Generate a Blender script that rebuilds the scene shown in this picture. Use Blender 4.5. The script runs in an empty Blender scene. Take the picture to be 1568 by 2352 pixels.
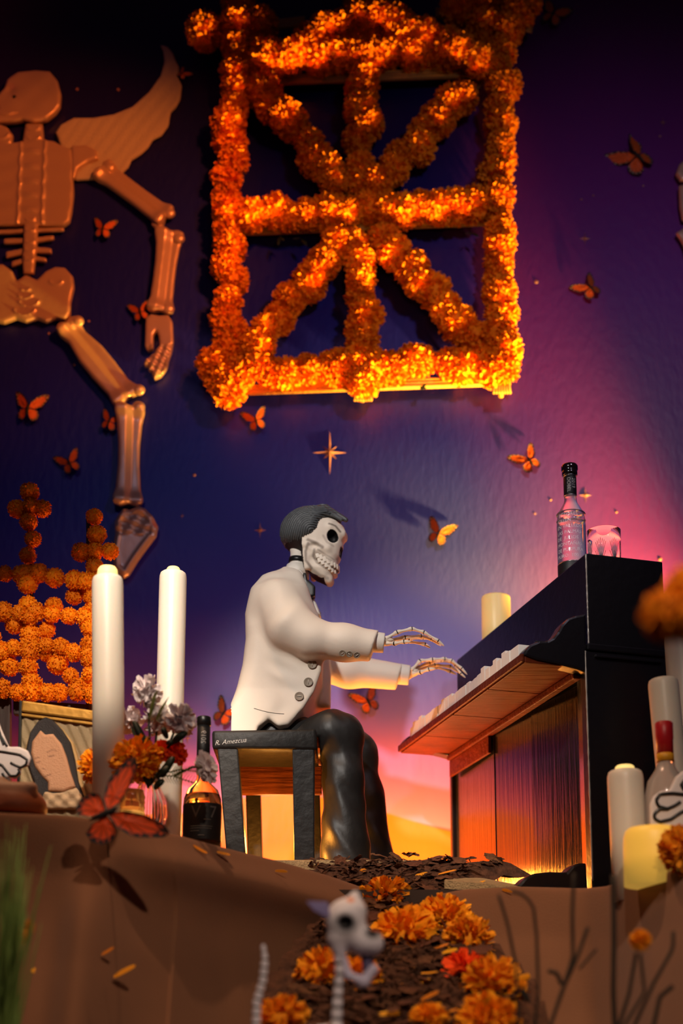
import bpy, bmesh, math, random
import numpy as np
from mathutils import Vector, Matrix
random.seed(7); RNG = np.random.default_rng(7)
SC = bpy.context.scene; COL = SC.collection
PI = math.pi

# ------------------------------------------------------------------ camera
F_PX, CAM_Y, PITCH, PPY = 3266.0, -3.85, math.radians(10), 1950.0
cam = bpy.data.cameras.new('camera'); camo = bpy.data.objects.new('camera', cam); COL.objects.link(camo)
camo.location = (0, CAM_Y, 0); camo.rotation_euler = (math.radians(90) + PITCH, 0, 0)
cam.sensor_fit = 'VERTICAL'; cam.sensor_height = 36.0; cam.sensor_width = 24.0
cam.lens = F_PX / 2352 * 36.0
cam.shift_y = (PPY - 1176) / 2352
cam.clip_start = 0.05
cam.dof.use_dof = True; cam.dof.focus_distance = 3.72; cam.dof.aperture_fstop = 1.7
SC.camera = camo

# ------------------------------------------------------------------ view + world
SC.view_settings.view_transform = 'Standard'; SC.view_settings.look = 'None'
SC.view_settings.exposure = 0.0; SC.view_settings.gamma = 1.0; SC.view_settings.use_curve_mapping = False
W = bpy.data.worlds.new('world'); SC.world = W; W.use_nodes = True
bg = W.node_tree.nodes['Background']; bg.inputs[0].default_value = (0.30, 0.16, 0.36, 1); bg.inputs[1].default_value = 0.040

# ------------------------------------------------------------------ lights (gallery spots, orange floor lamps and added fills)
def spot(name, loc, to, watts, color, size_deg, blend=0.5, radius=0.05):
    l = bpy.data.lights.new(name, 'SPOT'); l.energy = watts; l.color = color
    l.spot_size = math.radians(size_deg); l.spot_blend = blend; l.shadow_soft_size = radius
    o = bpy.data.objects.new(name, l); COL.objects.link(o); o.location = loc
    o.rotation_euler = (Vector(to) - Vector(loc)).to_track_quat('-Z', 'Y').to_euler()
def point(name, loc, watts, color, radius=0.03):
    l = bpy.data.lights.new(name, 'POINT'); l.energy = watts; l.color = color; l.shadow_soft_size = radius
    o = bpy.data.objects.new(name, l); COL.objects.link(o); o.location = loc
spot('key_spot', (-0.95, -3.3, 2.75), (0.12, 0.0, 1.15), 365, (1.0, 0.92, 0.84), 27, 0.7, 0.07)
spot('ceiling_spot', (-0.75, -1.25, 3.7), (-0.25, -0.95, 0.5), 175, (1.0, 0.58, 0.32), 44, 0.6, 0.03)
spot('altar_spot', (-0.45, -2.9, 2.35), (-0.70, -0.35, 1.00), 320, (1.0, 0.80, 0.62), 21, 0.45, 0.05)
spot('path_fill', (0.45, -3.6, 2.0), (0.12, -1.35, 0.26), 120, (1.0, 0.74, 0.56), 38, 0.7, 0.05)  # added fill that brightens the dog and the mulch path
spot('right_fill', (0.1, -3.4, 2.2), (0.70, -1.0, 0.62), 80, (1.0, 0.80, 0.62), 26, 0.7, 0.06)  # added fill that lifts the candles on the right altar
spot('wall_spot', (1.3, -2.2, 3.1), (1.05, 0.75, 2.05), 66, (0.96, 0.80, 1.0), 76, 1.0, 0.1)
spot('orange_spot', (1.62, 0.47, 0.85), (0.22, 0.66, 2.50), 1900, (1.0, 0.54, 0.07), 44, 1.0, 0.06)
spot('orange_wash', (0.9, -2.0, 3.3), (-1.06, 0.72, 2.95), 400, (1.0, 0.23, 0.03), 31, 0.8, 0.08)
spot('lattice_fill', (0.4, -2.6, 1.6), (0.02, 0.70, 2.58), 44, (1.0, 0.46, 0.08), 24, 0.6, 0.08)  # added front fill for the marigold lattice
spot('cool_spot', (-0.9, -2.6, 3.4), (-0.4, 0.7, 1.45), 15, (0.55, 0.62, 1.0), 40, 0.9, 0.08)
point('bench_lamp', (-0.21, -0.15, 0.67), 7.0, (1.0, 0.36, 0.045), 0.03)
point('wall_lamp', (0.24, 0.50, 0.62), 14, (1.0, 0.46, 0.16), 0.05)
point('wall_lamp_left', (-0.22, 0.48, 0.62), 14, (1.0, 0.46, 0.11), 0.05)
spot('red_spot', (-2.2, -0.6, 3.6), (-1.75, 0.75, 3.9), 30, (1.0, 0.02, 0.06), 50, 1.0, 0.1)
point('piano_lamp', (0.12, 0.30, 0.65), 15.0, (1.0, 0.30, 0.03), 0.03)

# ------------------------------------------------------------------ helpers
CP, SP = math.cos(PITCH), math.sin(PITCH)
def P(px, py, Y):
    """point of the place seen at photo pixel (px, py), Y metres behind the figure"""
    dx = (np.asarray(px, float) - 784) / F_PX; dy = -(np.asarray(py, float) - PPY) / F_PX
    ry = CP - dy * SP; rz = SP + dy * CP; t = (np.asarray(Y, float) - CAM_Y) / ry
    return np.stack(np.broadcast_arrays(dx * t, CAM_Y + ry * t, rz * t), -1)
def V(px, py, Y): return Vector(P(px, py, Y).tolist())
def plane_hit(px, py, pt, n):
    d = P(px, py, 0.0) - np.array([0, CAM_Y, 0]); C = np.array([0, CAM_Y, 0])
    return C + d * (((np.asarray(pt) - C) @ np.asarray(n)) / (d @ np.asarray(n)))
def lin(c):
    return tuple((v / 12.92 if v <= 0.04045 else ((v + 0.055) / 1.055) ** 2.4) for v in c[:3])
def rgb(r, g, b): return lin((r / 255, g / 255, b / 255))

def wloc(o):
    v = Vector((0, 0, 0))
    while o is not None: v += o.location; o = o.parent
    return v
def link(name, me, mat=None, parent=None, loc=None):
    o = bpy.data.objects.new(name, me); COL.objects.link(o)
    if mat is not None and me.materials.find(mat.name) < 0: me.materials.append(mat)
    if parent is not None: o.parent = parent
    if loc is not None: o.location = loc
    return o
def mesh(name, verts, faces, mat=None, parent=None, smooth=True, col=None, base=None):
    """verts are given in the place's own coordinates; base = origin of a top-level mesh"""
    org = np.array(wloc(parent)) if parent is not None else (np.array(base, float) if base is not None else np.zeros(3))
    v = np.asarray(verts, float).reshape(-1, 3) - org
    me = bpy.data.meshes.new(name); me.from_pydata(v.tolist(), [], [list(map(int, f)) for f in faces]); me.validate()
    if smooth: me.polygons.foreach_set('use_smooth', [True] * len(me.polygons))
    if col is not None:
        ca = me.color_attributes.new('Col', 'FLOAT_COLOR', 'POINT')
        c = np.ones((len(v), 4)); c[:, :3] = col; ca.data.foreach_set('color', c.ravel())
    return link(name, me, mat, parent, Vector(org) if (parent is None and base is not None) else None)
def thing(name, label, cat, loc, group=None):
    o = bpy.data.objects.new(name, None); COL.objects.link(o); o.location = Vector(np.asarray(loc, float).tolist()); o.empty_display_size = 0.05
    return tag(o, label, cat, group)
def tag(o, label, cat, group=None, kind=None):
    o['label'] = label; o['category'] = cat
    if group: o['group'] = group
    if kind: o['kind'] = kind
    return o

def join(*vf):
    vs, fs, n = [], [], 0
    for v, f in vf:
        v = np.asarray(v, float); vs.append(v); fs += [[i + n for i in q] for q in f]; n += len(v)
    return np.concatenate(vs), fs
def tube(pts, radii, n=12, cap=True, squash=None):
    pts = [Vector(np.asarray(p, float).tolist()) for p in pts]
    if np.isscalar(radii): radii = [radii] * len(pts)
    vs, fs = [], []; t0 = (pts[1] - pts[0]).normalized()
    a = t0.orthogonal().normalized()
    for i, p in enumerate(pts):
        t = (pts[min(i + 1, len(pts) - 1)] - pts[max(i - 1, 0)])
        t = t.normalized() if t.length > 1e-9 else t0
        a = (a - t * a.dot(t)).normalized(); b = t.cross(a)
        for k in range(n):
            w = 2 * PI * k / n; q = p + (a * math.cos(w) + b * math.sin(w)) * radii[i]; vs.append(tuple(q))
    for i in range(len(pts) - 1):
        for k in range(n): fs.append([i * n + k, i * n + (k + 1) % n, (i + 1) * n + (k + 1) % n, (i + 1) * n + k])
    if cap:
        fs.append(list(range(n))[::-1]); fs.append([(len(pts) - 1) * n + k for k in range(n)])
    return np.array(vs), fs
def lathe(c, prof, n=32, axis=(0, 0, 1)):
    """surface of revolution: prof = (radius, height) list from base point c"""
    ax = Vector(axis).normalized(); a = ax.orthogonal().normalized(); b = ax.cross(a); c = Vector(np.asarray(c, float).tolist())
    vs, fs = [], []
    for r, z in prof:
        for k in range(n):
            w = 2 * PI * k / n; vs.append(tuple(c + ax * z + (a * math.cos(w) + b * math.sin(w)) * r))
    for i in range(len(prof) - 1):
        for k in range(n): fs.append([i * n + k, i * n + (k + 1) % n, (i + 1) * n + (k + 1) % n, (i + 1) * n + k])
    fs.append(list(range(n))[::-1]); fs.append([(len(prof) - 1) * n + k for k in range(n)])
    return np.array(vs), fs
def box8(c, bev=0.0):
    """bevelled box from eight corners: near bottom-left, bottom-right, top-right, top-left, then the same four far"""
    bm = bmesh.new(); v = [bm.verts.new(tuple(map(float, p))) for p in c]
    for f in ((0, 1, 2, 3), (7, 6, 5, 4), (4, 5, 1, 0), (3, 2, 6, 7), (1, 5, 6, 2), (4, 0, 3, 7)): bm.faces.new([v[i] for i in f])
    if bev > 0: bmesh.ops.bevel(bm, geom=list(bm.edges), offset=bev, segments=2, profile=0.6, affect='EDGES')
    bm.verts.index_update(); out = np.array([tuple(q.co) for q in bm.verts]), [[q.index for q in f.verts] for f in bm.faces]; bm.free(); return out
def box(lo, hi, bev=0.0):
    (x0, y0, z0), (x1, y1, z1) = lo, hi
    return box8([(x0, y0, z0), (x1, y0, z0), (x1, y0, z1), (x0, y0, z1), (x0, y1, z0), (x1, y1, z0), (x1, y1, z1), (x0, y1, z1)], bev)
def prism(poly, off, bev=0.0):
    """3-D polygon extruded by the vector off"""
    bm = bmesh.new(); off = np.asarray(off, float)
    a = [bm.verts.new(tuple(map(float, p))) for p in poly]; b = [bm.verts.new(tuple(map(float, np.asarray(p) + off))) for p in poly]
    bm.faces.new(a); bm.faces.new(b[::-1]); n = len(a)
    for i in range(n): bm.faces.new([a[(i + 1) % n], a[i], b[i], b[(i + 1) % n]])
    bmesh.ops.recalc_face_normals(bm, faces=bm.faces)
    if bev > 0: bmesh.ops.bevel(bm, geom=[e for e in bm.edges if not (e.verts[0] in a and e.verts[1] in b)], offset=bev, segments=2, profile=0.6, affect='EDGES')
    bmesh.ops.triangulate(bm, faces=[f for f in bm.faces if len(f.verts) > 4])
    bm.verts.index_update(); out = np.array([tuple(q.co) for q in bm.verts]), [[q.index for q in f.verts] for f in bm.faces]; bm.free(); return out

# --- signed distance fields + surface nets
def smin(a, b, k): h = np.clip(0.5 + 0.5 * (b - a) / k, 0, 1); return b * (1 - h) + a * h - k * h * (1 - h)
def smax(a, b, k): return -smin(-a, -b, k)
def s_ell(X, c, r):
    q = X - np.asarray(c); r = np.asarray(r, float)
    k0 = np.sqrt(((q / r) ** 2).sum(-1)); k1 = np.sqrt(((q / r ** 2) ** 2).sum(-1)) + 1e-9; return k0 * (k0 - 1) / k1
def s_cap(X, a, b, ra, rb):
    a = np.asarray(a, float); b = np.asarray(b, float); ba = b - a; pa = X - a
    h = np.clip((pa @ ba) / (ba @ ba), 0, 1); return np.sqrt(((pa - h[..., None] * ba) ** 2).sum(-1)) - (ra + (rb - ra) * h)
def s_poly(x, y, pts):
    pts = np.asarray(pts, float); d = np.full(x.shape, 1e9); s = np.ones(x.shape); n = len(pts); j = n - 1
    for i in range(n):
        e = pts[j] - pts[i]; wx = x - pts[i][0]; wy = y - pts[i][1]; t = np.clip((wx * e[0] + wy * e[1]) / (e @ e + 1e-12), 0, 1)
        d = np.minimum(d, (wx - e[0] * t) ** 2 + (wy - e[1] * t) ** 2)
        c1 = y >= pts[i][1]; c2 = y < pts[j][1]; c3 = e[0] * wy > e[1] * wx
        s = np.where((c1 & c2 & c3) | (~c1 & ~c2 & ~c3), -s, s); j = i
    return s * np.sqrt(d)
def seg_d(x, y, pts):
    d = np.full(np.shape(x), 1e9); pts = np.asarray(pts, float)
    for a, b in zip(pts[:-1], pts[1:]):
        e = b - a; t = np.clip(((x - a[0]) * e[0] + (y - a[1]) * e[1]) / (e @ e + 1e-12), 0, 1)
        d = np.minimum(d, np.hypot(x - a[0] - e[0] * t, y - a[1] - e[1] * t))
    return d
def nets(fn, lo, hi, h):
    lo = np.asarray(lo, float); hi = np.asarray(hi, float); n = np.maximum(4, np.ceil((hi - lo) / h).astype(int) + 1)
    g = np.stack(np.meshgrid(*[lo[i] + h * np.arange(n[i]) for i in range(3)], indexing='ij'), -1); D = fn(g)
    ins = D < 0; cn = n - 1; S = np.zeros((cn[0] * cn[1] * cn[2], 3)); C = np.zeros(len(S)); quads = []
    cid = lambda c: (c[:, 0] * cn[1] + c[:, 1]) * cn[2] + c[:, 2]
    for ax in range(3):
        sl0 = [slice(None)] * 3; sl1 = [slice(None)] * 3; sl0[ax] = slice(0, -1); sl1[ax] = slice(1, None)
        d0 = D[tuple(sl0)]; d1 = D[tuple(sl1)]; idx = np.argwhere((d0 < 0) != (d1 < 0))
        if len(idx) == 0: continue
        a = d0[tuple(idx.T)]; b = d1[tuple(idx.T)]; pos = idx.astype(float); pos[:, ax] += a / (a - b)
        u, w = (ax + 1) % 3, (ax + 2) % 3; cells = []
        for du, dw in ((-1, -1), (0, -1), (0, 0), (-1, 0)):
            c = idx.copy(); c[:, u] += du; c[:, w] += dw; cells.append(c)
        ok = np.all([(c >= 0).all(1) & (c < cn).all(1) for c in cells], 0)
        ids = np.stack([cid(c[ok]) for c in cells], 1)
        for k in range(4): np.add.at(S, ids[:, k], pos[ok]); np.add.at(C, ids[:, k], 1)
        q = np.where((a[ok] < 0)[:, None], ids, ids[:, ::-1]); quads.append(q)
    q = np.concatenate(quads); used = np.unique(q); mp = np.zeros(len(S), int); mp[used] = np.arange(len(used))
    return lo + h * S[used] / C[used][:, None], mp[q].tolist()
def relief(name, poly_px, Y, depth, mat, parent=None, res=0.004, round_=0.008, bump=None, colfn=None, base=None):
    """a moulded flat shape: outline from photo pixels on the plane Y, real thickness, rounded edges, embossing"""
    pp = P([p[0] for p in poly_px], [p[1] for p in poly_px], Y)[:, [0, 2]]
    lo = np.array([pp[:, 0].min() - .012, Y - depth - .03, pp[:, 1].min() - .012]); hi = np.array([pp[:, 0].max() + .012, Y + .008 + res, pp[:, 1].max() + .012])
    def fn(X):
        d2 = s_poly(X[:, 0, :, 0], X[:, 0, :, 2], pp)
        t = depth * np.ones_like(d2)
        if bump is not None: t = t + bump(X[:, 0, :, 0], X[:, 0, :, 2], d2)
        dy = np.maximum(Y - X[..., 1] - t[:, None, :], X[..., 1] - Y - .003)
        return smax(np.broadcast_to(d2[:, None, :], dy.shape), dy, round_)
    v, f = nets(fn, lo, hi, res)
    return mesh(name, v, f, mat, parent, True, None if colfn is None else colfn(v), base)
def px_of(v):
    """photo pixel of points (N,3)"""
    d = np.asarray(v) - np.array([0, CAM_Y, 0]); z = d[..., 1] * CP + d[..., 2] * SP; u = -d[..., 1] * SP + d[..., 2] * CP
    return 784 + F_PX * d[..., 0] / z, PPY - F_PX * u / z

# ------------------------------------------------------------------ materials
def mat(name, color=(.5, .5, .5), rough=.5, metal=0.0, bump=0.0, bscale=40.0, bstretch=(1, 1, 1), var=0.0, vscale=8.0, attr=False, coat=0.0,
        sss=0.0, trans=0.0, ior=1.45, emit=None, estr=0.0, huevar=0.0, sheen=0.0, spec=0.5, alpha=1.0):
    m = bpy.data.materials.new(name); m.use_nodes = True; nt = m.node_tree; N = nt.nodes; L = nt.links; b = N['Principled BSDF']
    b.inputs['Base Color'].default_value = (*color, 1); b.inputs['Roughness'].default_value = rough; b.inputs['Metallic'].default_value = metal
    b.inputs['IOR'].default_value = ior; b.inputs['Coat Weight'].default_value = coat; b.inputs['Coat Roughness'].default_value = 0.12
    b.inputs['Transmission Weight'].default_value = trans; b.inputs['Specular IOR Level'].default_value = spec
    if sss: b.inputs['Subsurface Weight'].default_value = sss; b.inputs['Subsurface Radius'].default_value = (.02, .01, .006); b.inputs['Subsurface Scale'].default_value = 1.0
    if sheen: b.inputs['Sheen Weight'].default_value = sheen
    if emit is not None: b.inputs['Emission Color'].default_value = (*emit, 1); b.inputs['Emission Strength'].default_value = estr
    cur = None
    if attr:
        a = N.new('ShaderNodeVertexColor'); a.layer_name = 'Col'; cur = a.outputs['Color']
    tc = N.new('ShaderNodeTexCoord')
    if var:
        ns = N.new('ShaderNodeTexNoise'); ns.inputs['Scale'].default_value = vscale; ns.inputs['Detail'].default_value = 5; L.new(tc.outputs['Object'], ns.inputs['Vector'])
        hs = N.new('ShaderNodeHueSaturation'); mr = N.new('ShaderNodeMapRange'); mr.inputs[3].default_value = 1 - var; mr.inputs[4].default_value = 1 + var; mr.inputs[1].default_value = .3; mr.inputs[2].default_value = .7
        L.new(ns.outputs['Fac'], mr.inputs[0]); L.new(mr.outputs[0], hs.inputs['Value'])
        if cur is None: hs.inputs['Color'].default_value = (*color, 1)
        else: L.new(cur, hs.inputs['Color'])
        cur = hs.outputs['Color']
    if huevar:
        oi = N.new('ShaderNodeObjectInfo'); hs = N.new('ShaderNodeHueSaturation')
        mr = N.new('ShaderNodeMapRange'); mr.inputs[3].default_value = .5 - huevar; mr.inputs[4].default_value = .5 + huevar; L.new(oi.outputs['Random'], mr.inputs[0]); L.new(mr.outputs[0], hs.inputs['Hue'])
        m2 = N.new('ShaderNodeMapRange'); m2.inputs[3].default_value = .8; m2.inputs[4].default_value = 1.1; L.new(oi.outputs['Random'], m2.inputs[0]); L.new(m2.outputs[0], hs.inputs['Value'])
        if cur is None: hs.inputs['Color'].default_value = (*color, 1)
        else: L.new(cur, hs.inputs['Color'])
        cur = hs.outputs['Color']
    if cur is not None: L.new(cur, b.inputs['Base Color'])
    if bump:
        mp = N.new('ShaderNodeMapping'); mp.inputs['Scale'].default_value = bstretch; L.new(tc.outputs['Object'], mp.inputs['Vector'])
        nb = N.new('ShaderNodeTexNoise'); nb.inputs['Scale'].default_value = bscale; nb.inputs['Detail'].default_value = 6; L.new(mp.outputs[0], nb.inputs['Vector'])
        bp = N.new('ShaderNodeBump'); bp.inputs['Strength'].default_value = bump; bp.inputs['Distance'].default_value = .01; L.new(nb.outputs['Fac'], bp.inputs['Height']); L.new(bp.outputs[0], b.inputs['Normal'])
    m.diffuse_color = (*color, 1)
    return m

M = dict(
    marigold=mat('marigold_petals', rgb(255, 146, 16), .7, huevar=.004, sss=0.0, spec=.2),
    marigold_near=mat('marigold_petals_path', rgb(255, 164, 28), .7, huevar=.006, spec=.2),
    redflower=mat('red_orange_petals', rgb(255, 84, 24), .7, spec=.2),
    whiteflower=mat('white_petals', rgb(242, 230, 230), .8, spec=.2),
    bamboo=mat('bamboo', rgb(196, 140, 66), .5, bump=.3, bscale=60, var=.15),
    leaf=mat('dark_green_leaf', rgb(30, 42, 24), .5, var=.2),
    foil=mat('pearl_embossed_sheet', rgb(200, 160, 138), .36, metal=.45, bump=.10, bscale=25, coat=.5),
    glitter=mat('wing_felt', rgb(176, 156, 150), .85, bump=.5, bscale=180),
    black=mat('black_paint', (.006, .006, .006), .35),
    blackpaper=mat('black_papier_mache', rgb(30, 29, 28), .5, spec=.3, bump=.28, bscale=35, bstretch=(1, 1, 1), var=.25, vscale=20),
    trouser=mat('black_trouser_paint', rgb(32, 31, 30), .46, bump=.3, bscale=18, bstretch=(1, 1, .8), var=.2, vscale=14),
    jacket=mat('white_jacket_paint', rgb(232, 218, 200), .55, bump=.16, bscale=14, var=.03),
    shirt=mat('shirt_white', rgb(222, 214, 202), .6, bump=.1, bscale=30),
    bone=mat('bone_paint', rgb(222, 205, 184), .6, attr=True, bump=.12, bscale=40),
    tooth=mat('tooth_paint', rgb(228, 216, 198), .45),
    hair=mat('hair_clay', rgb(62, 66, 70), .5, attr=True, bump=.2, bscale=60),
    button=mat('button_taupe', rgb(140, 126, 108), .5),
    thread=mat('thread_pale', rgb(205, 195, 180), .7),
    piano=mat('piano_black_lacquer', (.010, .009, .009), .15, bump=.22, bscale=30, bstretch=(3, 3, .15), coat=.5),
    pianobed=mat('piano_bed_brown', rgb(84, 30, 8), .5, spec=.15, bump=.5, bscale=26, bstretch=(.3, 3, 3), var=.3, vscale=14),
    pianoblack=mat('piano_side_black', (.006, .005, .006), .30, bump=.1, bscale=40),
    key=mat('white_key', rgb(226, 218, 210), .4), blackkey=mat('black_key', (.01, .01, .01), .3),
    cloth=mat('tan_cloth', rgb(132, 88, 60), .95, bump=.12, bscale=240, var=.08, vscale=5, sheen=.1),
    burlap=mat('burlap', rgb(186, 156, 112), .95, bump=.8, bscale=220, var=.15, vscale=60),
    deck=mat('stage_board', rgb(60, 44, 34), .8, var=.2),
    floor=mat('dark_floor', rgb(40, 34, 34), .6, var=.1),
    bark=mat('bark_mulch', rgb(104, 62, 36), .85, bump=.8, bscale=60, bstretch=(.4, 2, 2), var=.4, vscale=30, huevar=.01),
    petal=mat('loose_petal', rgb(250, 158, 20), .7, huevar=.015),
    wax=mat('candle_wax', rgb(226, 216, 200), .38, sss=.15, bump=.05, bscale=20),
    waxglow=mat('candle_lit_tip', rgb(250, 226, 150), .5, emit=(1.0, .72, .22), estr=.75),
    glass=mat('clear_glass', (1, 1, 1), .02, trans=1.0, ior=1.16),
    liquor=mat('amber_drink', (1.0, .62, .28), .03, trans=1.0, ior=1.36),
    label_black=mat('black_label', rgb(18, 17, 18), .5), ink=mat('silver_ink', rgb(170, 166, 160), .5), ink_dim=mat('grey_ink', rgb(92, 88, 84), .5),
    chrome=mat('silver_band', rgb(190, 188, 186), .25, metal=1.0),
    gold=mat('gold_frame', rgb(170, 124, 50), .42, metal=.6, bump=.2, bscale=30), glitterpanel=mat('glitter_panel', rgb(150, 128, 84), .38, attr=True, metal=.1, bump=.35, bscale=420),
    paperwhite=mat('white_card', rgb(222, 210, 206), .7), bread=mat('bread_crust', rgb(150, 78, 34), .55, attr=True, bump=.25, bscale=25),
    wing=mat('butterfly_wing', rgb(230, 110, 20), .6, attr=True), bfly=mat('butterfly_body', rgb(18, 14, 12), .7),
    star=mat('star_foil', rgb(150, 104, 104), .4), wood=mat('dark_wood', rgb(46, 28, 22), .6, bump=.3, bscale=30, bstretch=(1, 1, .1), var=.2),
    dog=mat('dog_bone_paint', rgb(205, 200, 212), .6, attr=True), grass=mat('grass_blade', rgb(120, 146, 66), .6, var=.3, vscale=6), twig=mat('dry_stem', rgb(48, 38, 28), .85, var=.3),
    redcap=mat('red_capsule', rgb(176, 22, 30), .4), yellowband=mat('yellow_band', rgb(216, 150, 30), .5),
    candle_yellow=mat('yellow_candle', rgb(240, 190, 70), .45, emit=(1.0, .60, .10), estr=.30),
)

# ------------------------------------------------------------------ the setting
def mural_mat():
    m = bpy.data.materials.new('painted_mural'); m.use_nodes = True; nt = m.node_tree; N = nt.nodes; L = nt.links; b = N['Principled BSDF']
    b.inputs['Roughness'].default_value = .42; b.inputs['Specular IOR Level'].default_value = .45
    tc = N.new('ShaderNodeTexCoord'); sp = N.new('ShaderNodeSeparateXYZ'); L.new(tc.outputs['Object'], sp.inputs[0])
    def math_(op, a, b_=None, c=None):
        n = N.new('ShaderNodeMath'); n.operation = op
        for i, q in enumerate((a, b_, c)):
            if q is None: continue
            if isinstance(q, (int, float)): n.inputs[i].default_value = q
            else: L.new(q, n.inputs[i])
        return n.outputs[0]
    x, z = sp.outputs['X'], sp.outputs['Z']
    ns = N.new('ShaderNodeTexNoise'); ns.inputs['Scale'].default_value = 1.6; ns.inputs['Detail'].default_value = 3; L.new(tc.outputs['Object'], ns.inputs['Vector'])
    wob = math_('MULTIPLY', math_('SUBTRACT', ns.outputs['Fac'], .5), .22)
    zz = math_('ADD', z, wob)
    zt, zb = 4.2, 0.2
    fac = math_('DIVIDE', math_('SUBTRACT', zz, zb), zt - zb)
    def ramp(stops):
        r = N.new('ShaderNodeValToRGB'); cr = r.color_ramp
        while len(cr.elements) > 1: cr.elements.remove(cr.elements[-1])
        for i, (py, c) in enumerate(sorted(stops, key=lambda s: -s[0])):
            pos = (P(784, py, .75)[2] - zb) / (zt - zb); e = cr.elements[0] if i == 0 else cr.elements.new(pos); e.position = pos; e.color = (*rgb(*c), 1)
        L.new(fac, r.inputs[0]); return r.outputs['Color']
    left = ramp([(0, (30, 3, 50)), (300, (12, 6, 92)), (700, (7, 9, 128)), (1100, (9, 13, 146)), (1400, (40, 32, 160)), (1580, (84, 58, 172)), (1690, (120, 66, 176)), (1790, (226, 104, 174)), (1900, (250, 150, 190))])
    mid = ramp([(0, (22, 4, 60)), (300, (13, 6, 98)), (700, (12, 9, 128)), (1000, (13, 17, 136)), (1250, (52, 60, 160)), (1500, (94, 96, 176)), (1640, (140, 118, 186)), (1770, (236, 134, 186)), (1900, (250, 160, 196))])
    right = ramp([(0, (78, 8, 84)), (300, (88, 10, 100)), (700, (92, 12, 122)), (1000, (88, 14, 116)), (1250, (96, 26, 120)), (1500, (136, 56, 148)), (1700, (232, 116, 176)), (1900, (250, 150, 190))])
    def blend(a, b_, x0, x1):
        mx = N.new('ShaderNodeMix'); mx.data_type = 'RGBA'; mr = N.new('ShaderNodeMapRange'); mr.interpolation_type = 'SMOOTHSTEP'; mr.inputs[1].default_value = x0; mr.inputs[2].default_value = x1
        L.new(math_('ADD', math_('ADD', x, math_('MULTIPLY', math_('SUBTRACT', z, 1.8), .10)), wob), mr.inputs[0]); L.new(mr.outputs[0], mx.inputs['Factor']); L.new(a, mx.inputs['A']); L.new(b_, mx.inputs['B']); return mx.outputs['Result']
    cur = blend(blend(left, mid, -.35, .30), right, .38, 1.0)
    def hill(cur, base_py, amp, freq, ph, slope, c1, c2, soft):
        hz = float(P(784, base_py, .75)[2])
        h = math_('ADD', math_('ADD', math_('MULTIPLY', math_('SINE', math_('ADD', math_('MULTIPLY', x, freq), ph)), amp), hz), math_('MULTIPLY', x, slope))
        d = math_('SUBTRACT', h, z)
        m1 = N.new('ShaderNodeMapRange'); m1.inputs[1].default_value = 0; m1.inputs[2].default_value = soft; L.new(d, m1.inputs[0])
        cc = N.new('ShaderNodeMix'); cc.data_type = 'RGBA'; cc.inputs['A'].default_value = (*rgb(*c1), 1); cc.inputs['B'].default_value = (*rgb(*c2), 1)
        m2 = N.new('ShaderNodeMapRange'); m2.inputs[1].default_value = 0; m2.inputs[2].default_value = .16; L.new(d, m2.inputs[0]); L.new(m2.outputs[0], cc.inputs['Factor'])
        o = N.new('ShaderNodeMix'); o.data_type = 'RGBA'; L.new(m1.outputs[0], o.inputs['Factor']); L.new(cur, o.inputs['A']); L.new(cc.outputs['Result'], o.inputs['B']); return o.outputs['Result']
    cur = hill(cur, 1892, .03, 5.0, 1.2, -.05, (206, 74, 104), (226, 110, 80), .012)
    cur = hill(cur, 1872, .075, 4.2, 2.35, 0.0, (250, 140, 50), (232, 108, 36), .01)
    L.new(cur, b.inputs['Base Color'])
    mp = N.new('ShaderNodeMapping'); mp.inputs['Scale'].default_value = (1, 1, .45); L.new(tc.outputs['Object'], mp.inputs[0])
    nb = N.new('ShaderNodeTexNoise'); nb.inputs['Scale'].default_value = 44; nb.inputs['Detail'].default_value = 4; L.new(mp.outputs[0], nb.inputs['Vector'])
    bp = N.new('ShaderNodeBump'); bp.inputs['Strength'].default_value = .13; bp.inputs['Distance'].default_value = .01; L.new(nb.outputs['Fac'], bp.inputs['Height']); L.new(bp.outputs[0], b.inputs['Normal'])
    return m
def struct(name, vf, m, smooth=False):
    o = mesh(name, vf[0], vf[1], m, None, smooth); o['kind'] = 'structure'; return o
WALL_Y = 0.75
struct('wall_back', box((-3.2, WALL_Y, -.6), (3.2, .9, 5.2)), mural_mat())
struct('floor', box((-3.2, -6.0, -.7), (3.2, .75, -.6)), M['floor'])
struct('trim_1', box((-2.6, -.53, -.6), (2.2, .745, .488)), M['deck'])       # the stage block
struct('trim_2', box((-2.2, -2.5, -.6), (2.2, -.535, -.06)), M['deck'])      # the low step in front of it
tag(mesh('plinth', *box((-.42, -.28, .489), (.20, .44, .602), .006), M['burlap'], base=(-.1, .1, .489)), 'low burlap-covered plinth under the black bench', 'plinth')

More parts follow.
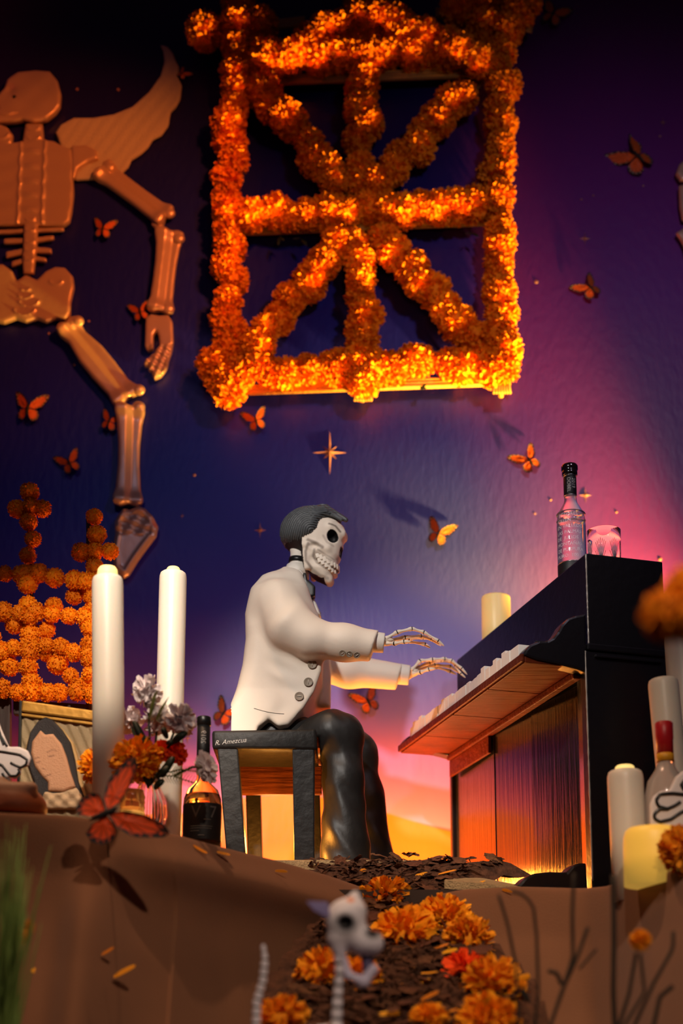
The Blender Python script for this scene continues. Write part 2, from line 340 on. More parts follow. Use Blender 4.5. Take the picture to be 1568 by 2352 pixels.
# ------------------------------------------------------------------ cloths
def resample(pts, n):
    pts = np.asarray(pts, float); s = np.concatenate([[0], np.cumsum(np.linalg.norm(np.diff(pts, axis=0), axis=1))])
    t = np.linspace(0, s[-1], n); return np.stack([np.interp(t, s, pts[:, k]) for k in range(pts.shape[1])], 1), t
def drape(name, edge, prof, back, folds, label, seed, zlow=-.055):
    e = np.array([P(*q) for q in edge]); E, s = resample(e, 320)
    k = np.ones(9) / 9; Es = np.stack([np.convolve(np.pad(E[:, c], 4, 'edge'), k, 'valid') for c in range(3)], 1); E = Es
    rows = []
    for j in range(7):                                   # flat top running back from the edge
        r = E.copy(); u = 1 - j / 6; yb = back(E[:, 0]); r[:, 1] = E[:, 1] + (yb - E[:, 1]) * u ** 1.0; r[:, 2] = E[:, 2] - .012 * (1 - math.exp(-u * 6)); rows.append(r)
    T = np.linspace(0, 1, 70)[1:]
    for t in T:
        do = np.interp(t, [p[0] for p in prof], [p[1] for p in prof]); dz = np.interp(t, [p[0] for p in prof], [p[2] for p in prof])
        r = E.copy(); f = folds(s, E[:, 0], t); r[:, 1] -= do + f; r[:, 2] = np.maximum(E[:, 2] + dz, zlow); rows.append(r)
    G = np.array(rows); nr, nc = G.shape[:2]
    for _ in range(2): G[1:-1] = .25 * G[:-2] + .5 * G[1:-1] + .25 * G[2:]
    fs = [[i * nc + j, (i + 1) * nc + j, (i + 1) * nc + j + 1, i * nc + j + 1] for i in range(nr - 1) for j in range(nc - 1)]
    o = mesh(name, G.reshape(-1, 3), fs, M['cloth'], base=G[0, nc // 2]); tag(o, label, 'cloth'); return o
def sstep(a, b, x): t = np.clip((np.asarray(x) - a) / (b - a), 0, 1); return t * t * (3 - 2 * t)
def foldL(s, x, t):
    g = .030 * np.exp(-((x + .50) / .035) ** 2) - .030 * np.exp(-((x + .575) / .04) ** 2) + .018 * np.sin(x * 23 + 1.0) * (x < -.35)
    ridge = sstep(-.52, -.30, x)                          # the rolled hem along the slanting edge stands proud of the drape below
    roll = .062 * ridge * (np.exp(-((t - .125) / .060) ** 2)) - .03 * ridge * np.exp(-((t - .30) / .09) ** 2)
    return g * sstep(.03, .4, t) + roll + .012 * np.sin(s * 9 + t * 6) * t
drape('draped_cloth', [(-1300, 1850, -1.08), (-420, 1850, -1.05), (-100, 1855, -1.02), (150, 1866, -1.0), (275, 1882, -.97), (400, 1912, -.87), (520, 1945, -.72), (640, 1975, -.60), (760, 2010, -.50), (850, 2042, -.43)],
      [(0, 0, 0), (.03, .012, -.006), (.08, .02, -.045), (.2, .03, -.13), (.5, .09, -.31), (.8, .17, -.5), (1, .26, -.66)],
      lambda x: np.where(x < -.46, .70, -.30), foldL, 'tan cloth falling from the altar ledge on the left below the tall candles', 1)
def foldR(s, x, t): return (.014 * np.sin(x * 19 + .5) + .012 * np.sin(x * 41 + 2)) * sstep(.05, .5, t) + .01 * np.sin(s * 7 + t * 5) * t
drape('draped_cloth', [(1012, 2050, -.53), (1060, 2040, -.56), (1190, 2033, -.60), (1340, 2037, -.70), (1395, 2032, -.78), (1430, 2014, -.86), (1470, 2004, -.95), (1570, 1992, -1.12), (1800, 1985, -1.35), (2500, 1980, -1.45)],
      [(0, 0, 0), (.03, .012, -.006), (.08, .02, -.04), (.2, .03, -.12), (.5, .09, -.29), (.8, .16, -.46), (1, .24, -.60)],
      lambda x: np.where(x < .42, -.50, -.46), foldR, 'tan cloth hanging below the piano on the right behind the dry stems', 2)
tag(mesh('burlap_mat', *prism([P(1035, 2010, -.30), P(1110, 2017, -.36), P(1195, 2033, -.45), P(1195, 2037, -.52), P(1020, 2022, -.46)], (0, 0, -.02)), M['burlap'], smooth=False, base=P(1110, 2020, -.4)), 'beige woven burlap strip under the lower left piano corner', 'mat')

# ------------------------------------------------------------------ piano
A0 = P(1345, 1270, -.45); ya = math.radians(16)
E1 = np.array([-math.sin(ya), math.cos(ya), 0]); E2 = np.array([math.cos(ya), math.sin(ya), 0]); EZ = np.array([0, 0, 1.])
ZB = .490; ZT = float(A0[2]); PL = .945; PD = .215
def pl(a, b, z): return np.array([A0[0], A0[1], 0]) + E1 * a + E2 * b + EZ * z
def pbox(a0, a1, b0, b1, z0, z1, bev=.003): return box8([pl(a1, b0, z0), pl(a0, b0, z0), pl(a0, b0, z1), pl(a1, b0, z1), pl(a1, b1, z0), pl(a0, b1, z0), pl(a0, b1, z1), pl(a1, b1, z1)], bev)
piano = thing('upright_piano', 'glossy black upright piano seen end-on at a slant, white keys facing the skeleton pianist', 'piano', pl(PL / 2, PD / 2, ZB))
mesh('upper_case', *pbox(0, PL - .02, 0, PD, 1.112, ZT, .004), M['pianoblack'], piano, False)
mesh('case_moulding', *pbox(-.010, PL - .01, -.008, PD + .008, 1.100, 1.118, .004), M['pianoblack'], piano, False)
mesh('end_panel', *pbox(-.004, .028, -.012, PD + .004, ZB, 1.099, .004), M['pianoblack'], piano, False)
mesh('end_panel', *pbox(PL + .004, PL + .026, -.012, PD, ZB, 1.099, .004), M['pianoblack'], piano, False)
mesh('end_moulding', *pbox(-.012, -.003, .012, PD - .02, 1.082, 1.089, .002), M['pianoblack'], piano, False)
mesh('back_board', *pbox(.03, PL, .044, PD, ZB + .002, 1.098, .002), M['pianoblack'], piano, False)
for a0, a1, b0, tw in ((.030, .098, .004, .008), (.100, .372, .017, -.013), (.374, .610, .000, -.006), (.612, PL + .004, -.004, .004)):
    c = [pl(a1, b0 + tw, ZB + .004), pl(a0, b0 - tw, ZB + .004), pl(a0, b0 - tw, 1.05), pl(a1, b0 + tw, 1.05), pl(a1, .042, ZB + .004), pl(a0, .042, ZB + .004), pl(a0, .042, 1.05), pl(a1, .042, 1.05)]
    mesh('front_panel', *box8(c, .002), M['piano'], piano, False)
edge_worn = mat('piano_worn_edge', rgb(150, 140, 130), .3, coat=.5)
# key bed: boards seen from below
BF = -.173
for a0, a1 in ((.0, .24), (.243, .50), (.503, .74), (.743, PL + .02)):
    mesh('key_bed_board', *pbox(a0, a1, BF, .0, 1.055, 1.074 + .0015 * random.random(), .002), M['pianobed'], piano, False)
mesh('key_bed_rail', *pbox(0, PL + .02, BF - .010, BF - .001, 1.058, 1.078, .003), M['pianobed'], piano, False)
mesh('key_bed_moulding', *pbox(.03, PL, -.030, -.007, 1.036, 1.054, .004), M['pianobed'], piano, False)
mesh('bracket_board', *pbox(.62, PL, -.022, -.013, .985, 1.035, .002), M['pianobed'], piano, False)
cheek = [(1343, 1411), (1318, 1416), (1301, 1422), (1288, 1436), (1279, 1452), (1268, 1466), (1255, 1473), (1235, 1474), (1215, 1482), (1204, 1494), (1201, 1506), (1230, 1517), (1290, 1529), (1325, 1538), (1345, 1546)]
ck = [plane_hit(*q, A0, E1) for q in cheek]
mesh('cheek_block', *prism([q - E1 * .006 for q in ck], E1 * .046, .006), M['pianoblack'], piano, False)
mesh('cheek_block', *prism([q + E1 * (PL - .02) for q in ck], E1 * .046, .006), M['pianoblack'], piano, False)
NK = 30
for i in range(NK):
    a0 = .050 + (PL - .10) * i / NK; a1 = a0 + (PL - .10) / NK - .0012
    hgt = .020 + random.choice((0, 0, .004, .010)) + .002 * math.sin(i)
    mesh('white_key', *pbox(a0, a1, BF + .004 + random.uniform(0, .003), -.012, 1.0765, 1.098 + hgt, .0015), M['key'], piano, False)
    if i % 7 not in (2, 6): mesh('black_key', *pbox(a1 - .006, a1 + .007, BF + .062, -.012, 1.120, 1.140, .002), M['blackkey'], piano, False)
foot = [plane_hit(*q, A0, E1) for q in ((1190, 2033), (1205, 2016), (1225, 2006), (1262, 2002), (1300, 2004), (1312, 1990), (1325, 1983), (1345, 1982), (1349, 2050), (1190, 2050))]
mesh('foot_block', *prism([q - E1 * .004 for q in foot], E1 * .05, .006), M['pianoblack'], piano, False)
mesh('foot_block', *prism([q + E1 * (PL - .03) for q in foot], E1 * .05, .006), M['pianoblack'], piano, False)
for z0, z1, b in ((1.118, ZT - .004, .0), (ZB + .03, 1.098, -.012)):       # worn pale arris on the near front corner
    n = 60; pts = [pl(-.001 if b == 0 else -.005, b - .0005, z0 + (z1 - z0) * i / n) for i in range(n + 1)]
    mesh('worn_edge', *tube(pts, [.0016 + .0012 * random.random() for _ in pts], 6), edge_worn, piano)

# ------------------------------------------------------------------ bench
def px_slab(quad, Y0, Y1, bev=.004):
    """near face from four photo points (bottom-left, bottom-right, top-right, top-left) at depth Y0, carried back level to Y1"""
    a = [P(q[0], q[1], Y0) for q in quad]; b = [p + np.array([0, Y1 - Y0, 0]) for p in a]; return box8(a + b, bev)
BY0, BY1 = -.25, .17
bench = thing('piano_bench', 'black papier-mache bench with splayed legs under the seated skeleton pianist', 'bench', (-.2, -.04, .603))
mesh('seat', *px_slab([(487, 1720), (729, 1722), (726, 1673), (486, 1677)], BY0, BY1, .009), M['blackpaper'], bench)
def leg(x0t, x1t, x0b, x1b, yt, Y, dep):
    a, b = P(x0t, yt, Y), P(x1t, yt, Y); zb = .6025
    def down(xb): t = P(xb, 1985, Y); return np.array([t[0], Y, zb])
    c = [down(x0b), down(x1b), b, a]; return box8(c + [p + np.array([0, dep, 0]) for p in c], .004)
def leg3(xt, xb, w, Y, dep, zt):
    c = [np.array([xb - w, Y, .6025]), np.array([xb + w, Y, .6025]), np.array([xt + w, Y, zt]), np.array([xt - w, Y, zt])]
    return box8(c + [p + np.array([0, dep, 0]) for p in c], .004)
zs = float(P(600, 1721, BY0)[2])
mesh('leg', *leg(499, 546, 521, 566, 1718, BY0 + .004, .05), M['blackpaper'], bench, False)
mesh('leg', *leg(671, 722, 675, 722, 1718, BY0 + .004, .05), M['blackpaper'], bench, False)
xl = float(P(588, 1900, .10)[0])
mesh('leg', *leg3(xl - .012, xl, .021, .105, .05, zs + .002), M['blackpaper'], bench, False)
xr = float(P(716, 1900, .10)[0])
mesh('leg', *leg3(xr, xr + .01, .021, .105, .05, zs + .002), M['blackpaper'], bench, False)
za = float(P(600, 1824, -.05)[2])
apr = mat('bench_apron_brown', rgb(84, 42, 18), .55, spec=.15, bump=.5, bscale=24, bstretch=(.3, 1, 4), var=.3, vscale=18)
mesh('apron', *box((xl - .06, -.05, za), (xr + .03, -.03, zs + .004), .003), apr, bench, False)
def text(s, size, mapper, m, parent, name='lettering', shear=0.0, align='LEFT', space=1.0):
    cu = bpy.data.curves.new(name, 'FONT'); cu.body = s; cu.size = size; cu.align_x = align; cu.shear = shear; cu.space_character = space; cu.resolution_u = 3
    t = bpy.data.objects.new(name, cu); COL.objects.link(t); bpy.context.view_layer.update()
    me = bpy.data.meshes.new_from_object(t.evaluated_get(bpy.context.evaluated_depsgraph_get())); bpy.data.objects.remove(t); bpy.data.curves.remove(cu)
    bm = bmesh.new(); bm.from_mesh(me); bmesh.ops.triangulate(bm, faces=bm.faces); bmesh.ops.subdivide_edges(bm, edges=bm.edges, cuts=2, use_grid_fill=True); bm.to_mesh(me); bm.free()
    v = np.array([tuple(q.co) for q in me.vertices]); f = [list(p.vertices) for p in me.polygons]; bpy.data.meshes.remove(me)
    if len(v) == 0: return None
    return mesh(name, np.array([mapper(a, b) for a, b, _ in v]), f, m, parent, False)
so = P(493, 1712, BY0)
text('R. Amezcua', .018, lambda a, b: so + np.array([a * .95, -.0015, b + a * .10]), M['ink'], bench, 'signature', .3)

# ------------------------------------------------------------------ the seated skeleton figure
fig = thing('skeleton_pianist', 'seated skeleton figure in a white jacket and black trousers, hands lifted over the piano keys', 'figure', (-.05, 0, .603))
def pz(pts, Y=0.0): return P([p[0] for p in pts], [p[1] for p in pts], Y)[:, [0, 2]]
NA, FA = -.155, .165                                     # depth of the near and the far arm
torso_px = [(652, 1304), (640, 1310), (602, 1334), (578, 1366), (563, 1412), (562, 1460), (555, 1518), (543, 1568), (527, 1620), (508, 1676), (504, 1692), (560, 1690), (588, 1690), (594, 1673), (617, 1655), (641, 1671), (662, 1669), (684, 1643), (696, 1630), (721, 1590), (738, 1543), (741, 1480), (737, 1425), (716, 1385), (702, 1345), (694, 1318), (676, 1306)]
torso = np.array([P(a, b, -.128 * min(1, max(0, (b - 1330) / 130)))[[0, 2]] for a, b in torso_px])
inner = pz([(640, 1400), (736, 1420), (748, 1470), (757, 1512), (760, 1560), (759, 1634), (640, 1640)], .10)
def jacket_fn(X):
    x, y, z = X[..., 0], X[..., 1], X[..., 2]
    x2, z2 = X[:, 0, :, 0], X[:, 0, :, 2]
    d2 = s_poly(x2, z2, torso); d3 = s_poly(x2, z2, inner)
    zt = float(P(640, 1310, 0)[2]); zb_ = float(P(600, 1690, -.128)[2])
    t = np.clip((zt - z2) / (zt - zb_), 0, 1); Wd = np.interp(t, [0, .06, .18, .4, .75, 1], [.038, .075, .130, .142, .138, .150])
    frontness = np.clip((x2 - float(P(640, 1600, 0)[0])) / .04, 0, 1) * np.clip((t - .45) / .15, 0, 1)
    k = np.interp(t, [0, .3, .75, .93, 1], [.045, .055, .045, .010, .006]) * (1 - frontness) + .010 * frontness
    body = smax(np.broadcast_to(d2[:, None, :], y.shape), np.abs(y) - Wd[:, None, :], k[:, None, :])
    inn = smax(np.broadcast_to(d3[:, None, :], y.shape), np.abs(y - .085) - .045, .02)
    d = smin(body, inn, .01)
    def arm(chain):
        a = None
        for (p, q, ra, rb) in chain:
            c = s_cap(X, p, q, ra, rb); a = c if a is None else smin(a, c, .03)
        return a
    sh, mid, el, w1, wr = P(640, 1388, NA + .045), P(668, 1440, NA + .01), P(712, 1466, NA), P(790, 1476, NA), P(862, 1484, NA)
    near = arm([(sh, mid, .072, .062), (mid, el, .062, .050), (el, w1, .050, .046), (w1, wr, .046, .043)])
    cut = (X - P(859, 1484, NA)) @ (np.array([.955, 0, -.30])); near = smax(near, cut, .004)
    sh, el, w1, wr = P(660, 1400, FA - .045), P(740, 1525, FA), P(800, 1540, FA), P(925, 1556, FA)
    far = arm([(sh, el, .074, .050), (el, w1, .048, .047), (w1, wr, .047, .038)])
    cut = (X - P(917, 1555, FA)) @ (np.array([.962, 0, -.27])); far = smax(far, cut, .004)
    d = smin(d, near, .022); d = smin(d, far, .018)
    fold = .0022 * np.sin(58 * x + 14 * z + 5 * np.sin(22 * z)) * np.clip(1 - np.abs(x + .165) / .05, 0, 1) * (y < 0)
    return d + fold
v, f = nets(jacket_fn, (-.30, -.235, .925), (.20, .245, 1.56), .0042)
mesh('jacket', v, f, M['jacket'], fig)
# lapel collar, shirt neck, neck, band
nb, nt = P(680, 1330, 0), P(686, 1262, 0)
mesh('neck', *tube([nb + (nt - nb) * t for t in np.linspace(0, 1, 8)], [.030, .0285, .026, .024, .0225, .022, .023, .026], 24), M['shirt'], fig)
def ring(c, r0, r1, h, ax):
    return lathe(c, [(r0 * .6, 0), (r0, 0), (r0, h * .2), (r1, h), (r1 * .9, h), (r0 * .6, h * .2)], 28, ax)
nax = tuple((nt - nb) / np.linalg.norm(nt - nb))
mesh('neck_band', *lathe(nb + (nt - nb) * .53, [(.0225, 0), (.0262, 0), (.0256, .014), (.0215, .014)], 28, nax), M['black'], fig)
mesh('shirt_collar', *lathe(nb + (nt - nb) * .05, [(.028, 0), (.037, 0), (.0345, .018), (.0305, .034), (.0285, .034)], 28, nax), M['shirt'], fig)
cl = [P(645, 1306, -.010), P(655, 1312, -.036), P(672, 1330, -.052), P(690, 1362, -.058), P(712, 1398, -.060), P(735, 1424, -.060)]
def strip(pts, wv, th=.004, n=40):
    pts = np.array(pts); t = np.linspace(0, len(pts) - 1, n); C = np.stack([np.interp(t, range(len(pts)), pts[:, k]) for k in range(3)], 1)
    k = np.ones(7) / 7; C = np.stack([np.convolve(np.pad(C[:, c], 3, 'edge'), k, 'valid') for c in range(3)], 1); Wv = np.asarray(wv, float); vs, fs = [], []
    for i in range(n):
        w = math.sin(PI * (i + .6) / (n + .2)) ** .6; a = C[i] + Wv * w * .5; b = C[i] - Wv * w * .5; o = np.array([.4, -.9, 0]) * th
        vs += [a, b, b + o, a + o]
    for i in range(n - 1):
        for q in range(4): fs.append([i * 4 + q, i * 4 + (q + 1) % 4, i * 4 + 4 + (q + 1) % 4, i * 4 + 4 + q])
    fs += [[3, 2, 1, 0], [(n - 1) * 4 + q for q in range(4)]]; return np.array(vs), fs
mesh('lapel', *strip(cl, (-.010, .012, -.012)), M['jacket'], fig)
mesh('lapel', *strip([P(p[0] + 4, p[1] - 2, .05) for p in ((660, 1306), (680, 1320), (700, 1350), (716, 1385), (733, 1415))], (.012, 0, -.012)), M['jacket'], fig)
sp_ = pz([(678, 1322), (690, 1316), (700, 1330), (714, 1368), (729, 1400), (738, 1424), (722, 1420), (700, 1375)])
def shirt_fn(X): return smax(np.broadcast_to(s_poly(X[:, 0, :, 0], X[:, 0, :, 2], sp_)[:, None, :], X.shape[:3]), np.abs(X[..., 1] + .008) - .036, .012)
mesh('shirt_front', *nets(shirt_fn, (-.17, -.07, 1.30), (-.03, .06, 1.52), .0035), M['shirt'], fig)
bt = thing_ = None
bowm = M['black']
def bow(pts, Y, hw):
    pp = pz(pts, Y)
    return nets(lambda X: smax(np.broadcast_to(s_poly(X[:, 0, :, 0], X[:, 0, :, 2], pp)[:, None, :], X.shape[:3]), np.abs(X[..., 1] - Y) - hw, .006), (pp[:, 0].min() - .01, Y - hw - .01, pp[:, 1].min() - .01), (pp[:, 0].max() + .01, Y + hw + .01, pp[:, 1].max() + .01), .0022)
bo = mesh('bow_tie', *bow([(696, 1320), (703, 1319), (706, 1334), (716, 1342), (724, 1350), (724, 1372), (713, 1376), (703, 1364), (697, 1345)], -.046, .016), bowm, fig)
mesh('bow_knot', *bow([(694, 1320), (698, 1320), (701, 1340), (708, 1366), (711, 1374), (704, 1372), (697, 1350)], -.045, .006), bowm, bo)
mesh('bow_wing', *bow([(702, 1342), (716, 1350), (717, 1368), (706, 1368)], .012, .014), bowm, bo)
# cuffs
def cuff(p, q, r, wy): 
    ax = (q - p) / np.linalg.norm(q - p); return tube([p, p + (q - p) * .12, p + (q - p) * .9, q, q - (q - p) * .08, q - (q - p) * .5], [r * .95, r, r * .95, r * .93, r * .84, r * .80], 32)
mesh('shirt_cuff', *cuff(P(852, 1474, NA), P(882, 1477, NA), .0285, 0), M['shirt'], fig)
mesh('shirt_cuff', *cuff(P(906, 1547, FA), P(940, 1551, FA), .031, 0), M['shirt'], fig)
# buttons
def button(px, py, Y, r, nrm, name='button'):
    c = P(px, py, Y); b = mesh(name, *lathe(c, [(r * .9, -.002), (r, .0), (r, .0035), (r * .88, .0048), (r * .80, .004), (r * .2, .004)], 24, nrm), M['button'], fig)
    n = Vector(nrm).normalized(); u = n.orthogonal().normalized(); w = n.cross(u); s = random.choice((u, w, (u + w).normalized()))
    cc = Vector(c.tolist()) + n * .0048
    mesh('thread', *tube([cc - s * r * .5, cc + n * .001, cc + s * r * .5], .0009, 6), M['thread'], b)
from mathutils.bvhtree import BVHTree
BV = BVHTree.FromPolygons([tuple(q) for q in v], f)
def on_jacket(px, py):
    o = Vector((0, CAM_Y, 0)); d = (V(px, py, 0) - o).normalized(); h = BV.ray_cast(o, d)
    return (np.array(h[0]), np.array(h[1])) if h[0] is not None else (P(px, py, -.14), np.array([0, -1., 0]))
for (bx, by, r) in ((717, 1526, .0125), (708, 1567, .0125), (687, 1600, .0125), (786, 1500, .0088), (802, 1502, .0088), (819, 1504, .0088)):
    c, n = on_jacket(bx, by); q = px_of(c[None])
    n = n + np.array([0, -.6, 0]); n = tuple(n / np.linalg.norm(n))
    b = mesh('button', *lathe(c, [(r * .9, -.003), (r, .0), (r, .0035), (r * .88, .0048), (r * .80, .004), (r * .2, .004)], 24, n), M['button'], fig)
    nn = Vector(n); u = nn.orthogonal().normalized(); w = nn.cross(u); a_ = random.uniform(0, PI); s = u * math.cos(a_) + w * math.sin(a_); cc = Vector(c.tolist()) + nn * .0046
    mesh('thread', *tube([cc - s * r * .5, cc + nn * .001, cc + s * r * .5], .0009, 6), M['thread'], b)
pk = []
for i in range(16):
    t = i / 15; c, n = on_jacket(583 + 69 * t, 1627 + 13 * t + 2.5 * math.sin(PI * t)); pk.append(c + n * .0002)
mesh('pocket_seam', *tube(pk, .0009, 6), mat('seam_grey', rgb(120, 110, 98), .8), fig)
# trousers
def trouser_fn(X):
    YN, YF = -.105, .135
    def lp(a): return [P(*q) for q in a]
    a = lp([(700, 1704, -.085), (760, 1686, YN), (786, 1690, YN), (788, 1790, YN - .01), (793, 1982, YN - .01)])
    d = s_cap(X, a[0], a[1], .054, .060); d = smin(d, s_cap(X, a[1], a[2], .060, .052), .03)
    d = smin(d, s_cap(X, a[2], a[3], .053, .051), .03); d = smin(d, s_cap(X, a[3], a[4], .051, .070), .03)
    b = lp([(670, 1720, YF), (800, 1722, YF), (822, 1732, YF), (836, 1830, YF), (852, 1992, YF)])
    e = s_cap(X, b[0], b[1], .068, .062); e = smin(e, s_cap(X, b[1], b[2], .060, .050), .03)
    e = smin(e, s_cap(X, b[2], b[3], .050, .052), .03); e = smin(e, s_cap(X, b[3], b[4], .052, .070), .03)
    hip = s_ell(X, P(640, 1700, .01), (.13, .125, .075))
    d = smin(smin(d, e, .012), hip, .03)
    x, y, z = X[..., 0], X[..., 1], X[..., 2]
    wr = .0011 * np.sin(70 * z + 30 * x + 3 * np.sin(40 * x)) * np.sin(25 * z + 9 * y * 8) + .002 * np.sin(80 * x + 8 * np.sin(9 * z)) * np.clip((.95 - z) / .2, 0, 1)
    d = d + wr
    d = smax(d, .609 - z, .004)
    seat_top = float(P(600, 1673, BY0)[2]) + .001; fx = float(P(733, 1700, BY0)[0])
    return smax(d, np.minimum(seat_top - z, (fx - x)), .006)          # rests on the seat, falls in front of it
mesh('trousers', *nets(trouser_fn, (-.26, -.22, .60), (.19, .26, 1.06), .0045), M['trouser'], fig)

# head: built in profile, then turned a little towards the room
HC = P(718, 1258, 0); HYAW = math.radians(11)
def turn(v):
    v = np.array(v, float); d = v - HC; c, s = math.cos(HYAW), math.sin(HYAW); o = v.copy()
    o[..., 0] = HC[0] + d[..., 0] * c + d[..., 1] * s; o[..., 1] = HC[1] - d[..., 0] * s + d[..., 1] * c; return o
def hp(px, py, w=0.0): q = P(px, py, 0); return np.array([q[0], w, q[2]])
face = pz([(698, 1256), (712, 1246), (732, 1238), (742, 1218), (756, 1204), (775, 1204), (790, 1214), (796, 1230), (795, 1243), (789, 1254), (789, 1262), (786, 1270), (783, 1286), (777, 1296), (776, 1308), (770, 1322), (763, 1332), (758, 1344), (742, 1343), (722, 1330), (707, 1313), (703, 1290)])
def skull_fn(X):
    x, y, z = X[..., 0], X[..., 1], X[..., 2]; ay = np.abs(y)
    d2 = s_poly(X[:, 0, :, 0], X[:, 0, :, 2], face)[:, None, :]
    u = (X[:, 0, :, 0] - hp(700, 1260)[0]) / .112
    zc = X[:, 0, :, 2]; zz = (zc - hp(700, 1344)[2]) / (hp(700, 1204)[2] - hp(700, 1344)[2])
    Wd = (np.interp(u, [0, .4, .75, 1.0], [.064, .060, .046, .028]) * np.interp(zz, [0, .25, .5, .75, 1], [.62, .86, 1.0, 1.02, .92]))[:, None, :]
    fc = smax(np.broadcast_to(d2, y.shape), ay - Wd, .030)
    cr = s_ell(X, hp(712, 1228), (.083, .070, .066))
    d = smin(fc, cr, .012)
    Xm = np.stack([x, ay, z], -1)
    d = smin(d, s_cap(Xm, hp(708, 1268, .060), hp(758, 1276, .046), .0085, .0085), .014)      # cheekbone
    d = smin(d, s_cap(Xm, hp(766, 1226, .042), hp(788, 1236, .016), .010, .009), .014)        # brow
    d = smin(d, s_cap(X, hp(757, 1338, -.010), hp(757, 1338, .010), .011, .011), .012)        # chin
    d = smin(d, s_cap(Xm, hp(707, 1285, .054), hp(712, 1316, .047), .008, .008), .012)        # jaw angle
    d = smax(d, -s_ell(Xm, hp(771, 1249, .044), (.0145, .026, .0175)), .004)                  # eye sockets
    d = smax(d, -s_ell(Xm, hp(788, 1277, .006), (.012, .008, .0145)), .003)                   # nose
    d = smax(d, -s_ell(Xm, hp(734, 1272, .066), (.016, .012, .0085)), .008)                   # hollow under the cheekbone
    d = smax(d, -s_ell(Xm, hp(742, 1302, .058), (.026, .013, .017)), .010)                    # mouth hollow
    d = smax(d, -s_ell(X, hp(716, 1345, 0), (.040, .040, .030)), .006)                        # open below, between the jaws
    return d
v, f = nets(skull_fn, (HC[0] - .105, -.085, HC[2] - .125), (HC[0] + .115, .085, HC[2] + .085), .0019)
pxx, pyy = px_of(np.stack([v[:, 0], np.zeros(len(v)), v[:, 2]], 1))
boneC = np.array(rgb(226, 212, 194)); col = np.tile(boneC, (len(v), 1))
def paint(mask, c): 
    global col
    col = col * (1 - mask[:, None]) + np.array(rgb(*c)) * mask[:, None]
side = np.abs(v[:, 1])
dab = lambda pts, r: np.clip(1.35 - seg_d(pxx, pyy, pts) / r, 0, 1)
brown = (120, 104, 92); dark = (28, 20, 18)
paint(dab([(765, 1223), (778, 1226), (787, 1236)], 2.6) * .85, (96, 78, 64))
paint(dab([(718, 1259), (738, 1268), (750, 1276)], 4.2) * .8 * (side > .03), brown)
paint(dab([(719, 1268), (712, 1284), (712, 1304), (723, 1318)], 3.2) * .75 * (side > .03), brown)
paint(dab([(732, 1281), (728, 1294), (736, 1307), (757, 1320)], 3.0) * .7 * (side > .02), (130, 114, 102))
paint(dab([(752, 1250), (760, 1264), (772, 1270)], 3.0) * .5, (140, 122, 108))
paint(dab([(726, 1322), (742, 1334), (757, 1338)], 3.6) * .5, brown)
paint(dab([(740, 1281), (758, 1292), (772, 1298)], 2.2) * .5, (140, 122, 108))
paint(np.clip(1.5 - np.hypot((pxx - 741) / 26, (pyy - 1302) / 14), 0, 1) * (seg_d(pxx, pyy, [(736, 1293), (756, 1304), (772, 1312)]) < 9) * .55, (110, 96, 86))
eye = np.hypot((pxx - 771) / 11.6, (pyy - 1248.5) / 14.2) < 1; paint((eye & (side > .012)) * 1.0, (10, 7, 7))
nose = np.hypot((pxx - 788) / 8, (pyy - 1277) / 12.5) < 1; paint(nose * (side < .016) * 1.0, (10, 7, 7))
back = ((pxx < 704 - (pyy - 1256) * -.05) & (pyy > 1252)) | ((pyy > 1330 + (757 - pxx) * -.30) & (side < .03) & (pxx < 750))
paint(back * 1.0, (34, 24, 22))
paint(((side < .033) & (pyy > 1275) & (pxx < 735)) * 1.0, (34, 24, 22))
skull = mesh('skull', turn(v), f, M['bone'], fig, True, col)
# teeth, both rows, both sides
def tooth(p, ax_out, up, w, h, d):
    n = Vector(ax_out).normalized(); u = Vector(up).normalized(); s = n.cross(u).normalized(); u = s.cross(n); p = Vector(np.asarray(p).tolist())
    return nets(lambda X: s_box(X, p, n, s, u, d, w, h), np.array(p) - .011, np.array(p) + .011, .0011)
def s_box(X, p, n, s, u, d, w, h):
    q = X - np.array(p); a = np.abs(q @ np.array(n)) - d + .002; b = np.abs(q @ np.array(s)) - w + .002; c = np.abs(q @ np.array(u)) - h + .002
    return np.sqrt(np.maximum(a, 0) ** 2 + np.maximum(b, 0) ** 2 + np.maximum(c, 0) ** 2) + np.minimum(np.maximum(np.maximum(a, b), c), 0) - .002
tg = mesh('gums', *(lambda q: (turn(q[0]), q[1]))(nets(lambda X: np.minimum(s_cap(np.stack([X[..., 0], np.abs(X[..., 1]), X[..., 2]], -1), hp(738, 1297, .041), hp(764, 1312, .026), .0085, .0085), s_cap(np.stack([X[..., 0], np.abs(X[..., 1]), X[..., 2]], -1), hp(764, 1312, .026), hp(773, 1316, .0), .0085, .0075)), hp(726, 1336) - np.array([0, .06, 0]), hp(788, 1285) + np.array([0, .06, 0]), .0025)), mat('gum_brown', rgb(120, 100, 88), .6), skull)
up_row = [(737, 1292, .0475), (744.5, 1296, .0455), (752, 1300, .042), (759, 1304, .037), (766, 1307, .030), (771.5, 1309, .021), (775, 1310, .011), (776, 1310, .0)]
lo_row = [(741, 1303, .0455), (748, 1308, .043), (755, 1313, .038), (761, 1317, .031), (766, 1320, .022), (770, 1321, .011), (771, 1321, .0)]
